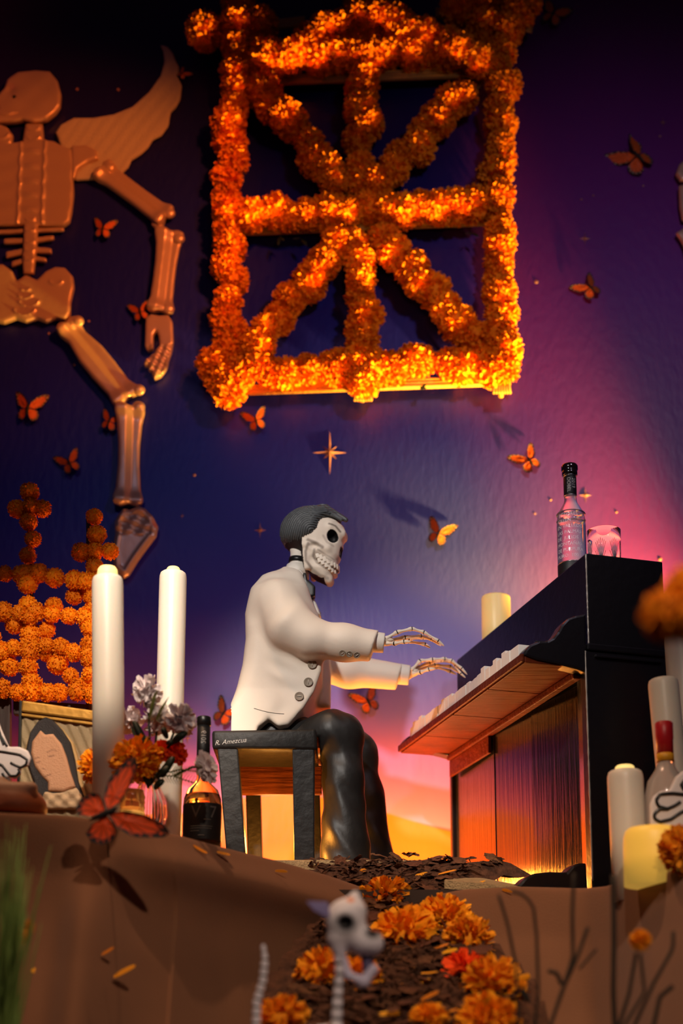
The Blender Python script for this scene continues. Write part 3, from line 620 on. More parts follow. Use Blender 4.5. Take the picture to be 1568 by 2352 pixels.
for row, hh in ((up_row, .0078), (lo_row, .0068)):
    for i, (a, b, w) in enumerate(row):
        for sg in ((-1, 1) if w > 0 else (1,)):
            p = turn(hp(a, b, sg * w)); o = np.array([.25 + (1 - w / .048) * 1.2, sg * max(w, .0) / .048 * 1.1, .0]); 
            c, s = math.cos(HYAW), math.sin(HYAW); o = np.array([o[0] * c + o[1] * s, -o[0] * s + o[1] * c, 0])
            mesh('tooth', *tooth(p, o, (-.28, 0, 1), .0052, hh, .0056), M['tooth'], skull)
# hair
hairp = pz([(641, 1226), (645, 1206), (655, 1190), (676, 1176), (700, 1169), (738, 1168), (770, 1174), (790, 1186), (800, 1202), (801, 1212), (793, 1212), (781, 1205), (764, 1201), (750, 1206), (742, 1217), (738, 1233), (724, 1246), (706, 1252), (694, 1257), (682, 1253), (672, 1256), (660, 1252), (650, 1253), (643, 1242)])
def hair_fn(X):
    x, y, z = X[..., 0], X[..., 1], X[..., 2]; ay = np.abs(y)
    d2 = s_poly(X[:, 0, :, 0], X[:, 0, :, 2], hairp)[:, None, :]
    d = smax(np.broadcast_to(d2, y.shape), s_ell(X, hp(716, 1226), (.096, .079, .080)), .02)
    core = hp(742, 1262); r = np.sqrt((x - core[0]) ** 2 + (z - core[2]) ** 2 + (ay * .35) ** 2); th = np.arctan2(z - core[2], core[0] - x)
    ph = (r + .004 * np.sin(th * 5)) / .0064
    g = .0024 * np.abs(np.sin(PI * ph)) * np.clip((ay - .005) / .02, 0, 1) + .0006 * np.sin(2 * PI * r / .0023 + 3 * th)
    d = d - g
    lock = smin(s_cap(X, hp(700, 1172, -.012), hp(745, 1172, -.022), .006, .0105), s_cap(X, hp(745, 1172, -.022), hp(798, 1206, -.018), .0105, .007), .01)
    lock = np.minimum(lock, smin(s_cap(X, hp(712, 1178, -.032), hp(748, 1184, -.038), .004, .009), s_cap(X, hp(748, 1184, -.038), hp(790, 1208, -.03), .009, .006), .01))
    return smin(d, lock, .003)
v, f = nets(hair_fn, (HC[0] - .11, -.09, HC[2] - .01), (HC[0] + .115, .09, HC[2] + .115), .0016)
core = hp(742, 1262); r = np.sqrt((v[:, 0] - core[0]) ** 2 + (v[:, 2] - core[2]) ** 2 + (np.abs(v[:, 1]) * .35) ** 2); th = np.arctan2(v[:, 2] - core[2], core[0] - v[:, 0])
g = np.abs(np.sin(PI * (r + .004 * np.sin(th * 5)) / .0064))[:, None]
mesh('hair', turn(v), f, M['hair'], fig, True, np.array(rgb(34, 36, 38)) * (1 - g) + np.array(rgb(84, 88, 90)) * g)
# hands of bone: each finger a chain of bones with black joints
def finger(hand, joints, r0, name):
    """joints = (px, py, Y) list; a bone between each pair, black wire at the joints"""
    J = [P(*j) for j in joints]; vs, fs, cs, n0 = [], [], [], 0
    for i, (a, b) in enumerate(zip(J[:-1], J[1:])):
        L_ = np.linalg.norm(b - a); last = i == len(J) - 2; r = r0 * 1.15 * (1 - .08 * i)
        ts = [0, .04, .14, .3, .5, .7, .86, .96, 1]; rr = [.7, 1.0, 1.0, .72, .66, .72, 1.0, 1.02, .75]
        if last: rr = [.75, 1.0, .95, .85, .78, .66, .45, .22, .05]
        v_, f_ = tube([a + (b - a) * t for t in ts], [r * q for q in rr], 10)
        vs.append(v_); fs += [[k + n0 for k in q] for q in f_]; cs.append(np.tile(boneC, (len(v_), 1))); n0 += len(v_)
        if not last:
            d = (b - a) / L_; v_, f_ = tube([b - d * .0012, b + d * .0012], [r * .98, r * .98], 10)
            vs.append(v_); fs += [[k + n0 for k in q] for q in f_]; cs.append(np.tile(np.array(rgb(14, 10, 10)), (len(v_), 1))); n0 += len(v_)
    return mesh(name, np.concatenate(vs), fs, M['bone'], hand, True, np.concatenate(cs))
def hand(spec, wrist):
    w = P(*wrist[0]); q = P(*wrist[1])
    h = mesh('hand', *nets(lambda X: smin(s_cap(X, w, q, .0125, .010), s_ell(X, q, (.016, .020, .009)), .01), np.minimum(w, q) - .035, np.maximum(w, q) + .035, .0024), M['bone'], fig, True)
    me = h.data; ca = me.color_attributes.new('Col', 'FLOAT_COLOR', 'POINT'); ca.data.foreach_set('color', np.tile(np.append(boneC, 1), len(me.vertices)))
    for nm, r, js in spec: finger(h, js, r, nm)
n = NA
hand([('finger', .0056, [(886, 1467, n - .015), (912, 1452, n - .022), (946, 1444, n - .022), (973, 1452, n - .020), (1006, 1472, n - .016), (1020, 1484, n - .012)]),
      ('finger', .0054, [(888, 1472, n), (930, 1464, n), (967, 1461, n + .002), (990, 1467, n + .002), (1009, 1480, n)]),
      ('finger', .0054, [(890, 1474, n + .015), (938, 1467, n + .022), (972, 1464, n + .024), (994, 1470, n + .022), (1013, 1484, n + .020)]),
      ('finger', .0050, [(890, 1478, n + .026), (938, 1473, n + .040), (976, 1480, n + .044), (988, 1488, n + .042)]),
      ('thumb', .0056, [(888, 1478, n - .010), (906, 1478, n - .030), (928, 1474, n - .040), (944, 1474, n - .044)])], ((878, 1474, n), (892, 1473, n)))
n = FA
hand([('finger', .0060, [(944, 1540, n - .015), (965, 1518, n - .020), (993, 1515, n - .022), (1021, 1513, n - .020), (1037, 1517, n - .018), (1060, 1535, n - .014), (1073, 1550, n - .010)]),
      ('finger', .0056, [(948, 1538, n - .004), (986, 1522, n - .004), (1012, 1517, n), (1036, 1520, n), (1045, 1528, n), (1058, 1547, n + .002), (1069, 1557, n + .002)]),
      ('finger', .0056, [(950, 1542, n + .012), (998, 1527, n + .016), (1034, 1531, n + .020), (1056, 1546, n + .020)]),
      ('finger', .0052, [(948, 1545, n + .022), (1004, 1532, n + .034), (1034, 1542, n + .038), (1048, 1549, n + .038)]),
      ('thumb', .0058, [(948, 1548, n - .012), (966, 1544, n - .030), (985, 1537, n - .040), (1000, 1536, n - .044)])], ((936, 1552, n), (950, 1544, n)))
# ------------------------------------------------------------------ marigolds
def petal_ball(seed, n, R, wid, core=.55, frill=.25, flat=1.0, up_bias=-1.0):
    """a flower head of n curled petals round a dense heart, opening towards -y"""
    r = np.random.default_rng(seed); vs, fs = [], []
    def add(p): vs.append(p); return len(vs) - 1
    nu, nv = 8, 5                                            # heart
    for j in range(nv + 1):
        for i in range(nu):
            t = PI * j / nv; a = 2 * PI * i / nu; vs.append(np.array([math.sin(t) * math.cos(a), math.cos(t) * flat, math.sin(t) * math.sin(a)]) * R * core * 1.15)
    for j in range(nv):
        for i in range(nu): fs.append([j * nu + i, j * nu + (i + 1) % nu, (j + 1) * nu + (i + 1) % nu, (j + 1) * nu + i])
    k = 0
    while k < n:
        d = r.normal(size=3); d /= np.linalg.norm(d)
        if d[1] > up_bias * -1.0: continue
        k += 1
        t = np.cross(d, r.normal(size=3)); t /= np.linalg.norm(t); b = np.cross(d, t); L = R * r.uniform(.86, 1.06); w = wid * r.uniform(.75, 1.25)
        bend = b * R * r.uniform(-.22, .22); sc = np.array([1, flat, 1])
        p0 = d * R * core; p1 = d * (R * core + (L - R * core) * .6) + bend * .35; p2 = d * L + bend
        a = add((p0 - t * w * .45) * sc); c = add((p0 + t * w * .45) * sc); e = add((p1 - t * w + b * w * .3) * sc); m = add((p1 - b * w * .25) * sc); g = add((p1 + t * w + b * w * .3) * sc)
        h = add((p2 - t * w * .85 + d * R * frill * r.uniform(-.3, .3)) * sc); q = add((p2 + d * R * frill * r.uniform(-.2, .35) - b * w * .3) * sc); s = add((p2 + t * w * .85 + d * R * frill * r.uniform(-.3, .3)) * sc)
        fs += [[a, c, m], [a, m, e], [c, g, m], [e, m, q, h], [m, g, s, q]]
    return np.array(vs), fs
def flower_mesh(name, m, *a, **k):
    v, f = petal_ball(*a, **k); me = bpy.data.meshes.new(name); me.from_pydata(v.tolist(), [], f); me.polygons.foreach_set('use_smooth', [True] * len(me.polygons)); me.materials.append(m); return me
BIG = [flower_mesh('marigold', M['marigold'], 10 + i, 420, .062, .0066, core=.68, frill=.14) for i in range(6)]
SMALL = [flower_mesh('marigold', M['marigold'], 30 + i, 420, .0275, .0022, core=.80, frill=.05) for i in range(4)]
def put(me, name, loc, scale=1.0, parent=None, rot=None):
    o = bpy.data.objects.new(name, me); COL.objects.link(o); L_ = Vector(np.asarray(loc, float).tolist())
    if parent is not None: o.parent = parent; L_ -= wloc(parent)
    o.location = L_; o.scale = (scale,) * 3 if np.isscalar(scale) else scale
    o.rotation_euler = rot if rot is not None else (random.uniform(0, 6), random.uniform(0, 6), random.uniform(0, 6)); return o
lat = thing('marigold_lattice', 'large square lattice of orange marigold garlands on bamboo, high on the wall above the pianist', 'flower lattice', P(828, 480, .70), None)
def garland(pts, step=41, jit=7, Y=.665, sc=1.0, meshes=BIG, parent=lat, yj=.012):
    E, s = resample([(p[0], p[1], 0) for p in pts], 400); n = max(1, round(s[-1] / step)); t = np.linspace(0, s[-1], n + 1)
    for q in t:
        x = np.interp(q, s, E[:, 0]) + random.gauss(0, jit); y = np.interp(q, s, E[:, 1]) + random.gauss(0, jit)
        put(random.choice(meshes), 'marigold', P(x, y, Y + random.uniform(-yj, yj)), sc * random.uniform(.86, 1.1), parent)
garland([(533, 128), (531, 330), (535, 480), (522, 700), (512, 850)])                       # left side
garland([(1148, 120), (1150, 330), (1143, 480), (1146, 650), (1142, 850)])                 # right side
garland([(600, 130), (720, 128), (840, 130), (980, 118), (1110, 110)], Y=.66)               # top
garland([(590, 150), (680, 110), (760, 62), (840, 30), (930, 62), (1040, 110), (1100, 140)], step=44, Y=.64)
garland([(585, 492), (700, 492), (830, 485), (960, 480), (1090, 474)], Y=.655)             # middle
garland([(585, 852), (700, 846), (830, 842), (960, 838), (1100, 834)], Y=.66)              # bottom
garland([(830, 40), (830, 180), (826, 300), (826, 420)]); garland([(828, 560), (836, 680), (828, 800)])
garland([(600, 215), (670, 290), (720, 350), (775, 420)]); garland([(1060, 215), (985, 295), (920, 370), (865, 425)])
garland([(770, 560), (700, 650), (640, 730), (585, 800)]); garland([(880, 555), (950, 625), (1020, 700), (1085, 775)])
for x, y, s in ((470, 72, 1.12), (548, 8, 1.0), (545, 58, 1.1), (600, 58, 1.05), (545, 105, 1.0), (492, 838, 1.05), (512, 872, 1.05), (545, 862, 1.0), (525, 898, 1.0), (820, -15, 1.0), (850, 10, 1.0), (1050, 18, 1.05), (1105, 10, 1.05), (1150, -5, 1.05), (1185, 40, 1.05), (1165, 70, 1.0), (1110, 55, 1.0), (1205, 10, 1.0), (835, 880, .95), (1155, 845, 1.0), (1160, 800, 1.0)):
    put(random.choice(BIG), 'marigold', P(x, y, .655), s, lat)
for (a, b, Y) in (((560, 896), (1160, 874), .695), ((565, 188), (1150, 164), .695), ((560, 530), (1150, 505), .70), ((548, -60), (520, 900), .705), ((1165, -60), (1150, 905), .705), ((830, -60), (832, 915), .708), ((560, 160), (1120, 815), .712), ((1110, 175), (560, 830), .712), ((470, 75), (700, 50), .70), ((1000, 30), (1222, 62), .69)):
    bp = None
    for k in range(3):
        o = mesh('bamboo_pole' if k == 0 else 'bamboo_cane', *tube([P(a[0], a[1] - 7 + k * 7, Y), P(b[0], b[1] - 7 + k * 7, Y + .001)], .0085, 8), M['bamboo'], bp or lat)
        bp = bp or o
for (x, y, dx) in ((1152, 888, 0), (833, 905, 0), (1212, 55, 1)):                          # cut bamboo ends showing under the flowers
    for k in range(7):
        a = P(x - 12 + 4 * k if not dx else x - 18, y - 26 if not dx else y - 12 + 4 * k, .665); b = P(x - 19 + 6.4 * k if not dx else x + 9, y + 16 if not dx else y - 17 + 6 * k, .66)
        mesh('bamboo_end', *tube([a, b], .0045, 6), M['bamboo'], lat)
for (x, y) in ((965, 888), (978, 880), (655, 885), (640, 545), (690, 548), (780, 150), (1085, 535)):
    c = P(x, y, .675)
    for k in range(3):
        d = np.array([random.uniform(-.03, .03), -.008, random.uniform(-.04, .0)]); mesh('green_leaf', *strip([c, c + d * .5, c + d], (.010, 0, .004), .0015, 8), M['leaf'], lat)

# marigold crosses on the left altar
AX = -.08
tre = thing('marigold_cross_trellis', 'grid of orange marigold pompons with two crosses rising behind the left candles', 'flower trellis', P(80, 1600, AX))
def gs(pts, Y=AX, step=37, jit=3): garland(pts, step, jit, Y, 1.0, SMALL, tre, .004)
gs([(70, 1128), (68, 1250), (66, 1380), (68, 1500), (70, 1570)]); gs([(35, 1172), (101, 1168)], step=60); gs([(219, 1190), (220, 1262), (218, 1340), (208, 1420), (206, 1500), (208, 1590)]); gs([(186, 1268), (250, 1264)], step=60)
gs([(-30, 1318), (100, 1320), (205, 1340)]); gs([(-30, 1400), (60, 1408), (130, 1412), (200, 1420)]); gs([(125, 1392), (160, 1372), (205, 1352)], Y=AX + .03)
gs([(30, 1432), (60, 1455), (110, 1445)], Y=AX + .03); gs([(-30, 1510), (30, 1488), (90, 1478), (150, 1492), (205, 1500)]); gs([(110, 1500), (150, 1540), (190, 1572)], Y=AX + .02)
gs([(-30, 1580), (60, 1590), (130, 1594), (210, 1592)], Y=AX - .01); gs([(-20, 1462), (20, 1530)], Y=AX + .02)
for x in (-12, 70, 205): mesh('stake', *tube([P(x, 1180 if x > 0 else 1320, AX + .032), P(x, 2045, AX + .032)], .009, 8), M['wood'], tre)
mesh('rail', *px_slab([(30, 1640), (215, 1655), (215, 1618), (30, 1606)], AX + .025, AX + .05, .003), M['wood'], tre, False)
mesh('post', *px_slab([(-40, 2045), (23, 2045), (23, 1595), (-40, 1590)], AX + .025, AX + .05, .003), M['wood'], tre, False)

# ------------------------------------------------------------------ paper skeleton on the wall
SKY = .735
ske = thing('winged_wall_skeleton', 'large pearly embossed skeleton with a felt wing fixed to the wall at upper left', 'wall decoration', P(70, 600, SKY))
def rel(name, poly, depth=.022, m='foil', bump=None, Y=SKY, parent=ske, res=.0045, r=.012): return relief(name, poly, Y, depth, M[m], parent, res, r, bump)
def arcs(cs, R, w=.004, h=.005):
    """embossed arcs at pixel centres: list of (px, py, rx_px, half-turn)"""
    def fn(x, z, d):
        t = 0
        for (cx, cy, rr) in cs:
            c = P(cx, cy, SKY); q = P(cx + rr, cy, SKY)[0] - c[0]; rad = np.hypot(x - c[0], (z - c[2]) * 1.5)
            t = t + h * np.exp(-((rad - q) / w) ** 2) * (z < c[2])
        return t
    return fn
def ribfn(x, z, d):
    t = 0; sp0 = P(77, 400, SKY)[0]
    t = t + .006 * np.exp(-((np.abs(x - sp0) - .040 - .004 * np.abs(np.sin(z * 52))) / .004) ** 2) + .005 * np.exp(-((x - sp0) / .03) ** 2) * (np.sin(z * 110) > .3)
    return t + 0.0010 * np.sin(z * 85 + 2.2 * np.abs(x - sp0) * 10) * (np.abs(x - sp0) > .05) * (d < -.01)
rel('wing', [(128, 308), (140, 290), (170, 274), (215, 274), (262, 266), (305, 248), (342, 215), (368, 178), (377, 145), (374, 120), (367, 105), (385, 110), (398, 125), (404, 142), (412, 158), (410, 182), (419, 200), (415, 232), (405, 250), (393, 262), (388, 292), (372, 315), (352, 325), (342, 342), (325, 358), (303, 372), (296, 388), (280, 404), (240, 414), (175, 418), (160, 380), (138, 335)], .014, 'glitter',
    lambda x, z, d: .0008 * np.sin(90 * (z - .55 * x + .6 * x * x)) * (d < -.01), Y=SKY + .004)
rel('skull', [(-70, 270), (-40, 255), (0, 262), (-8, 240), (2, 226), (14, 210), (20, 193), (45, 176), (85, 172), (118, 175), (135, 195), (143, 225), (141, 252), (130, 268), (110, 284), (80, 290), (55, 285), (35, 289), (0, 290), (-40, 292)], .030, bump=lambda x, z, d: -.008 * np.exp(-(((x - P(35, 0, SKY)[0]) / .02) ** 2 + ((z - P(0, 218, SKY)[2]) / .02) ** 2)) + 0.0012 * np.sin(x * 60) * np.sin(z * 55))
mesh('eye', *lathe(P(33, 224, SKY - .026), [(.008, 0), (.008, .003), (.005, .006)], 16, (0, -1, 0)), M['black'], ske)
mesh('jaw_line', *tube([P(-20, 262, SKY - .030), P(15, 263, SKY - .031), P(42, 258, SKY - .029)], .003, 6), M['foil'], ske)
rel('neck', [(60, 290), (100, 290), (105, 350), (50, 350)], .02, bump=arcs([(80, 300, 14), (80, 322, 14)], 1))
rel('raised_hand', [(-60, 290), (0, 292), (20, 300), (33, 318), (30, 338), (12, 348), (-60, 350)], .024, bump=arcs([(5, 318, 18)], 1))
rel('rib_cage', [(-60, 345), (40, 335), (100, 330), (125, 332), (150, 345), (168, 350), (172, 375), (170, 418), (172, 450), (168, 490), (163, 515), (150, 525), (-60, 525)], .026, bump=ribfn)
for i, (x0, x1, y0, y1, ys) in enumerate(((-40, 148, 528, 538, 0), (10, 125, 550, 562, -4), (15, 120, 570, 584, 6), (28, 108, 590, 602, 8))):
    rel('rib', [(x0, y0 + 6 + ys), (77, y0), (x1, y0 + ys - 2), (x1, y1 + ys - 4), (77, y1), (x0, y1 + 6 + ys)], .014, Y=SKY, r=.006)
rel('backbone', [(57, 500), (90, 500), (88, 560), (84, 600), (80, 634), (55, 634), (53, 600), (55, 560)], .022, bump=arcs([(73, y, 12) for y in (510, 534, 560, 580, 600)], 1), Y=SKY - .004)
rel('pelvis', [(-60, 640), (-20, 615), (10, 614), (32, 630), (42, 652), (62, 638), (88, 650), (108, 630), (130, 620), (152, 622), (170, 642), (173, 665), (165, 700), (164, 730), (152, 742), (130, 738), (108, 746), (88, 738), (62, 746), (40, 738), (12, 748), (-60, 735)], .026, bump=arcs([(62, 672, 10), (62, 685, 16), (70, 700, 22), (132, 655, 14), (60, 718, 24)], 1))
rel('shoulder', [(165, 342), (200, 340), (224, 352), (228, 372), (205, 380), (182, 395), (172, 420), (166, 400)], .024, Y=SKY - .004)
def bonepoly(a, b, w0, wm, w1, knob=1.15):
    a = np.array(a, float); b = np.array(b, float); d = (b - a) / np.linalg.norm(b - a); n = np.array([-d[1], d[0]]); L_ = np.linalg.norm(b - a); o = []
    pr = [(0, w0 * .55), (.03, w0 * .98), (.09, w0 * 1.02), (.2, w0 * .85), (.4, wm), (.6, wm), (.82, w1 * .85), (.92, w1 * 1.02), (.97, w1 * .98), (1, w1 * .55)]
    for t, w in pr: o.append(tuple(a + d * L_ * t + n * w))
    mid = [tuple(b - d * L_ * .03)]; o += mid
    for t, w in pr[::-1]: o.append(tuple(a + d * L_ * t - n * w))
    o.append(tuple(a + d * L_ * .03)); return o
def crease(a, b, h=.016):
    pa = P(*a, SKY); pb = P(*b, SKY)
    def fn(x, z, d):
        e = pb - pa; L_ = math.hypot(e[0], e[2]); s = ((x - pa[0]) * e[2] - (z - pa[2]) * e[0]) / L_; u = ((x - pa[0]) * e[0] + (z - pa[2]) * e[2]) / L_ / L_
        return h * np.sign(s) * np.minimum(np.abs(s) / .012, 1) * .5 + .010 * np.exp(-((u - .06) / .06) ** 2) + .010 * np.exp(-((u - .94) / .06) ** 2)
    return fn
for nm, a, b, w in (('upper_arm', (228, 388), (388, 508), (29, 24, 30)), ('forearm', (392, 530), (368, 726), (33, 25, 31)), ('thigh', (148, 742), (300, 925), (29, 33, 36)), ('shin', (300, 930), (295, 1168), (34, 25, 34))):
    rel(nm, bonepoly(a, b, *w), .022, bump=crease(a, b), r=.014)
for c in ((230, 396), (250, 385), (388, 490), (362, 514), (376, 548), (410, 548), (352, 706), (386, 710), (282, 908), (318, 896), (318, 935), (160, 750), (178, 738)):
    mesh('knuckle', *nets(lambda X, q=P(*c, SKY - .014): s_ell(X, q, (.023, .013, .021)), P(*c, SKY - .014) - .03, P(*c, SKY - .014) + .03, .004), M['foil'], ske)
def handb(x, z, d): return .006 * np.sin(x * 190 + z * 60) * np.sin(z * 150 - x * 60) * (z < P(0, 800, SKY)[2])
rel('hand', [(336, 738), (348, 728), (368, 732), (388, 730), (398, 745), (400, 790), (396, 812), (390, 830), (386, 848), (378, 860), (370, 870), (356, 876), (349, 866), (352, 858), (342, 858), (344, 846), (333, 846), (330, 838), (345, 826), (358, 812), (368, 798), (366, 778), (361, 766), (354, 775), (354, 808), (340, 812), (334, 802)], .024, bump=handb, r=.008)
rel('foot', [(283, 1172), (300, 1176), (318, 1166), (335, 1172), (352, 1190), (365, 1212), (360, 1236), (340, 1262), (318, 1292), (298, 1325), (285, 1332), (262, 1310), (258, 1270), (266, 1230), (264, 1200), (272, 1188)], .024, bump=lambda x, z, d: .006 * np.exp(-((d + .016) / .005) ** 2) + .005 * np.sin(x * 90 + 40 * z) * np.sin(z * 110 - 30 * x) * (z > P(0, 1235, SKY)[2]))
# the next decoration, just cut by the right edge of the photograph
wd = thing('wall_bone_decoration', 'pearly arm bone and hand fixed to the wall at the far right edge', 'wall decoration', P(1580, 470, SKY))
rel('sleeve_end', [(1549, 405), (1556, 385), (1575, 368), (1640, 350), (1650, 440), (1600, 428), (1560, 422)], .024, parent=wd)
rel('forearm', [(1556, 432), (1580, 425), (1600, 440), (1598, 480), (1580, 512), (1564, 512), (1558, 480)], .02, parent=wd)
rel('hand', [(1549, 540), (1562, 532), (1575, 522), (1620, 520), (1625, 580), (1600, 600), (1572, 590), (1568, 572), (1560, 556)], .02, parent=wd)

# ------------------------------------------------------------------ butterflies
def wing_mesh(outline, scale, seed, white=True):
    """root at (0,0); outline in butterfly units; wing lies in the xz plane"""
    o = np.array(outline, float); c = o.mean(0) * .55; n = len(o); E, s = resample(np.vstack([o, o[:1]]), 49); E = E[:-1]; n = 48
    rings = [0, .25, .45, .6, .72, .80, .86, .92, .96, 1.0]; vs = [np.array([c[0], 0, c[1]])]; cs = []
    org = np.array(rgb(190, 80, 14)); blk = np.array(rgb(16, 11, 10)); wht = np.array(rgb(225, 205, 180)); cs.append(org)
    for r in rings[1:]:
        for i in range(n):
            p = c + (E[i] - c) * r; vs.append(np.array([p[0], .02 * math.sin(r * 3), p[1]])); far = np.hypot(*E[i]) > .30
            k = org
            if r >= .80 and far: k = blk
            if r >= .92: k = blk
            if r >= .25 and i % 6 == 0: k = blk * .6 + org * .4
            if white and r == .86 and i % 4 == 1 and far: k = wht
            cs.append(k)
    fs = [[0, 1 + i, 1 + (i + 1) % n] for i in range(n)]
    for j in range(len(rings) - 2):
        for i in range(n): a = 1 + j * n; b = a + n; fs.append([a + i, b + i, b + (i + 1) % n, a + (i + 1) % n])
    return np.array(vs) * scale, fs, np.array(cs)
UP = [(.02, .02), (.06, .22), (.22, .44), (.42, .60), (.55, .62), (.56, .52), (.48, .34), (.40, .18), (.20, .04)]
LOW = [(.02, .0), (.18, .03), (.36, .02), (.44, -.10), (.42, -.26), (.30, -.38), (.16, -.40), (.07, -.26)]
def butterfly(px, py, Y, size_px, ang, label, lift=28, spread=(1.0, 1.0), stake=None, group='paper monarch butterflies on the wall', dark=None, tilt=0.0):
    c = P(px, py, Y); sc = 1.14 * size_px * float(P(px + 1, py, Y)[0] - c[0]); a = math.radians(ang)
    b = thing('butterfly', label, 'butterfly', c, group)
    R = Matrix.Rotation(math.radians(tilt), 3, 'X') @ Matrix.Rotation(a, 3, 'Y')
    def tf(v, s): 
        m = R @ Matrix.Rotation(math.radians(lift) * (-1 if s > 0 else 1) * -1, 3, 'Z'); return np.array([tuple(m @ Vector((q[0] * s * (spread[0] if s < 0 else spread[1]), q[1], q[2]))) for q in v]) + c
    for s in (-1, 1):
        for nm, ol in (('upper_wing', [(p * 1.1, q * 1.08) for p, q in UP]), ('lower_wing', [(p * .86, q * .9) for p, q in LOW])):
            v, f, cc = wing_mesh(ol, sc, 1)
            if dark is not None: cc = np.where(cc[:, :1] > .3, np.array(rgb(*dark)) * (cc / np.array(rgb(190, 80, 14))).clip(0, 1.2), cc)
            mesh(nm, tf(v, s), f, M['wing'], b, False, cc)
    bd = [R @ Vector((0, -.01, z)) * sc for z in (.16, .12, .04, -.05, -.16, -.24)]
    mesh('body', *tube([c + np.array(p) for p in bd], [.012 * sc, .04 * sc, .035 * sc, .045 * sc, .03 * sc, .008 * sc], 8), M['bfly'], b)
    for s in (-1, 1):
        an = [c + np.array(R @ Vector((s * t * .12, -.02, .15 + t * .18)) * sc) for t in (0, .5, 1)]; mesh('antenna', *tube(an, .006 * sc, 5), M['bfly'], b)
    if stake is not None: mesh('stake', *tube([c, P(*stake)], .0018, 6), M['wood'], b)
    return b
BF_Y = .715
for px, py, s, a, lab in ((1270, 30, 58, 25, 'orange monarch at the top right, beside the lattice corner'), (1464, 358, 84, -42, 'largest wall monarch, wings spread, at upper right below a small star'), (1357, 661, 52, -38, 'orange monarch on purple wall below the four-pointed star'),
        (1217, 1058, 56, -32, 'orange monarch up left of the clear bottle on the piano'), (1007, 1226, 56, 20, 'dark orange monarch right of the skull on blue wall'), (236, 525, 46, 8, 'dim monarch under the wall skeleton arm'), (64, 938, 64, 6, 'dim monarch at far left below the paper pelvis'),
        (250, 968, 44, 18, 'dim monarch tucked beside the paper shin bone'), (160, 1064, 50, -24, 'dim monarch above the left marigold cross'), (588, 966, 50, -16, 'dim monarch under the lattice bottom left corner'), (846, 1613, 56, -24, 'bright monarch on the pink wall below the outstretched hands'),
        (512, 1640, 54, 30, 'monarch half hidden behind the jacket back'), (322, 716, 44, -14, 'dim monarch behind the paper forearm'), (418, 168, 26, 40, 'tiny dark monarch at the wing tip')):
    butterfly(px, py, BF_Y, s, a, lab)

# stars and dots painted as raised foil on the mural
def star(px, py, r_px, label, n8=True, thin=.16, rot=0):
    Y = WALL_Y - .001; c = P(px, py, Y); k = float(P(px + 1, py, Y)[0] - c[0]); vs = [c + np.array([0, -.007 * r_px / 30, 0])]; N_ = 16 if n8 else 8
    for i in range(N_):
        w = rot + 2 * PI * i / N_
        if n8: r = r_px if i % 4 == 0 else (r_px * .42 if i % 2 == 0 else r_px * thin)
        else: r = r_px if i % 2 == 0 else r_px * thin
        if i in (0, N_ // 2): r *= .72
        vs.append(c + np.array([math.cos(w) * r * k, 0, math.sin(w) * r * k]))
    fs = [[0, 1 + i, 1 + (i + 1) % N_] for i in range(N_)]
    o = mesh('star', np.array(vs), [q[::-1] for q in fs], M['star'], None, False, base=c); return tag(o, label, 'star', 'foil stars on the wall')
star(757, 1040, 54, 'largest eight-pointed star on the wall, above the skeleton head'); star(597, 1218, 20, 'small star on the wall left of the skeleton head'); star(1343, 548, 18, 'bright star on purple wall above a monarch')
star(1522, 281, 14, 'bright star near the right edge above the largest wall monarch'); star(1344, 1138, 20, 'bright star beside the neck of the clear bottle'); star(430, 1695, 15, 'small star on the wall left of the amber bottle', False)
star(418, 1185, 7, 'tiny star above the right tall candle', False); star(170, 838, 7, 'tiny star left of the paper thigh bone', False); star(1228, 1180, 6, 'faint tiny star left of the clear bottle', False)
def dot(px, py, r_px):
    Y = WALL_Y - .0005; c = P(px, py, Y); k = float(P(px + 1, py, Y)[0] - c[0]); o = mesh('star_dot', *lathe(c, [(r_px * k, 0), (r_px * k * .7, .002)], 10, (0, -1, 0)), M['star'], base=c)
    tag(o, 'small round pale star dot on the wall', 'star', 'small star dots on the wall')
for q in ((177, 205, 4), (271, 206, 4), (446, 1091, 4), (1231, 647, 5), (1515, 1284, 5), (1017, 181, 3), (204, 738, 3.5), (112, 766, 3), (1335, 458, 2.5), (1362, 449, 2.5), (1477, 427, 2.5), (1415, 1176, 3), (1264, 1148, 3), (1515, 313, 3)): dot(*q)

# ------------------------------------------------------------------ things on the piano
def pt(a, b, z=ZT): return pl(a, b, z)
def on_top(px, b):
    """a along the piano so that the spot (a, b) on its lid shows at photo column px"""
    lo, hi = 0.0, PL
    for _ in range(40):
        m = (lo + hi) / 2
        if px_of(pl(m, b, ZT)[None])[0][0] > px: lo = m
        else: hi = m
    return pl(lo, b, ZT)
pc = on_top(1141, .115); top = plane_hit(1141, 1371, pc, np.array([0, 1, 0.])); pcr = 35 * (pc[1] - CAM_Y) / F_PX * 1.0; ph = float(top[2] - ZT)
can = thing('pillar_candle', 'short cream pillar candle lit from within on the far end of the piano', 'candle', pc)
mesh('wax', *lathe(pc, [(pcr, .0005), (pcr, ph * .5), (pcr * .99, ph - .006), (pcr * .96, ph - .001), (pcr * .85, ph - .004), (pcr * .7, ph - .014)], 40), mat('piano_candle_wax', rgb(238, 206, 140), .4, sss=.2, emit=(1.0, .62, .16), estr=.14), can)
mesh('wick', *tube([pc + EZ * (ph - .016), pc + EZ * (ph - .004)], .0015, 6), M['black'], can)
bc = on_top(1316, .10); bk = (bc[1] - CAM_Y) / F_PX; hz = lambda py: float(plane_hit(1316, py, bc, np.array([0, 1, 0.]))[2]) - ZT
bot = thing('liquor_bottle', 'tall clear embossed bottle with black neck band standing on the near end of the piano', 'bottle', bc)
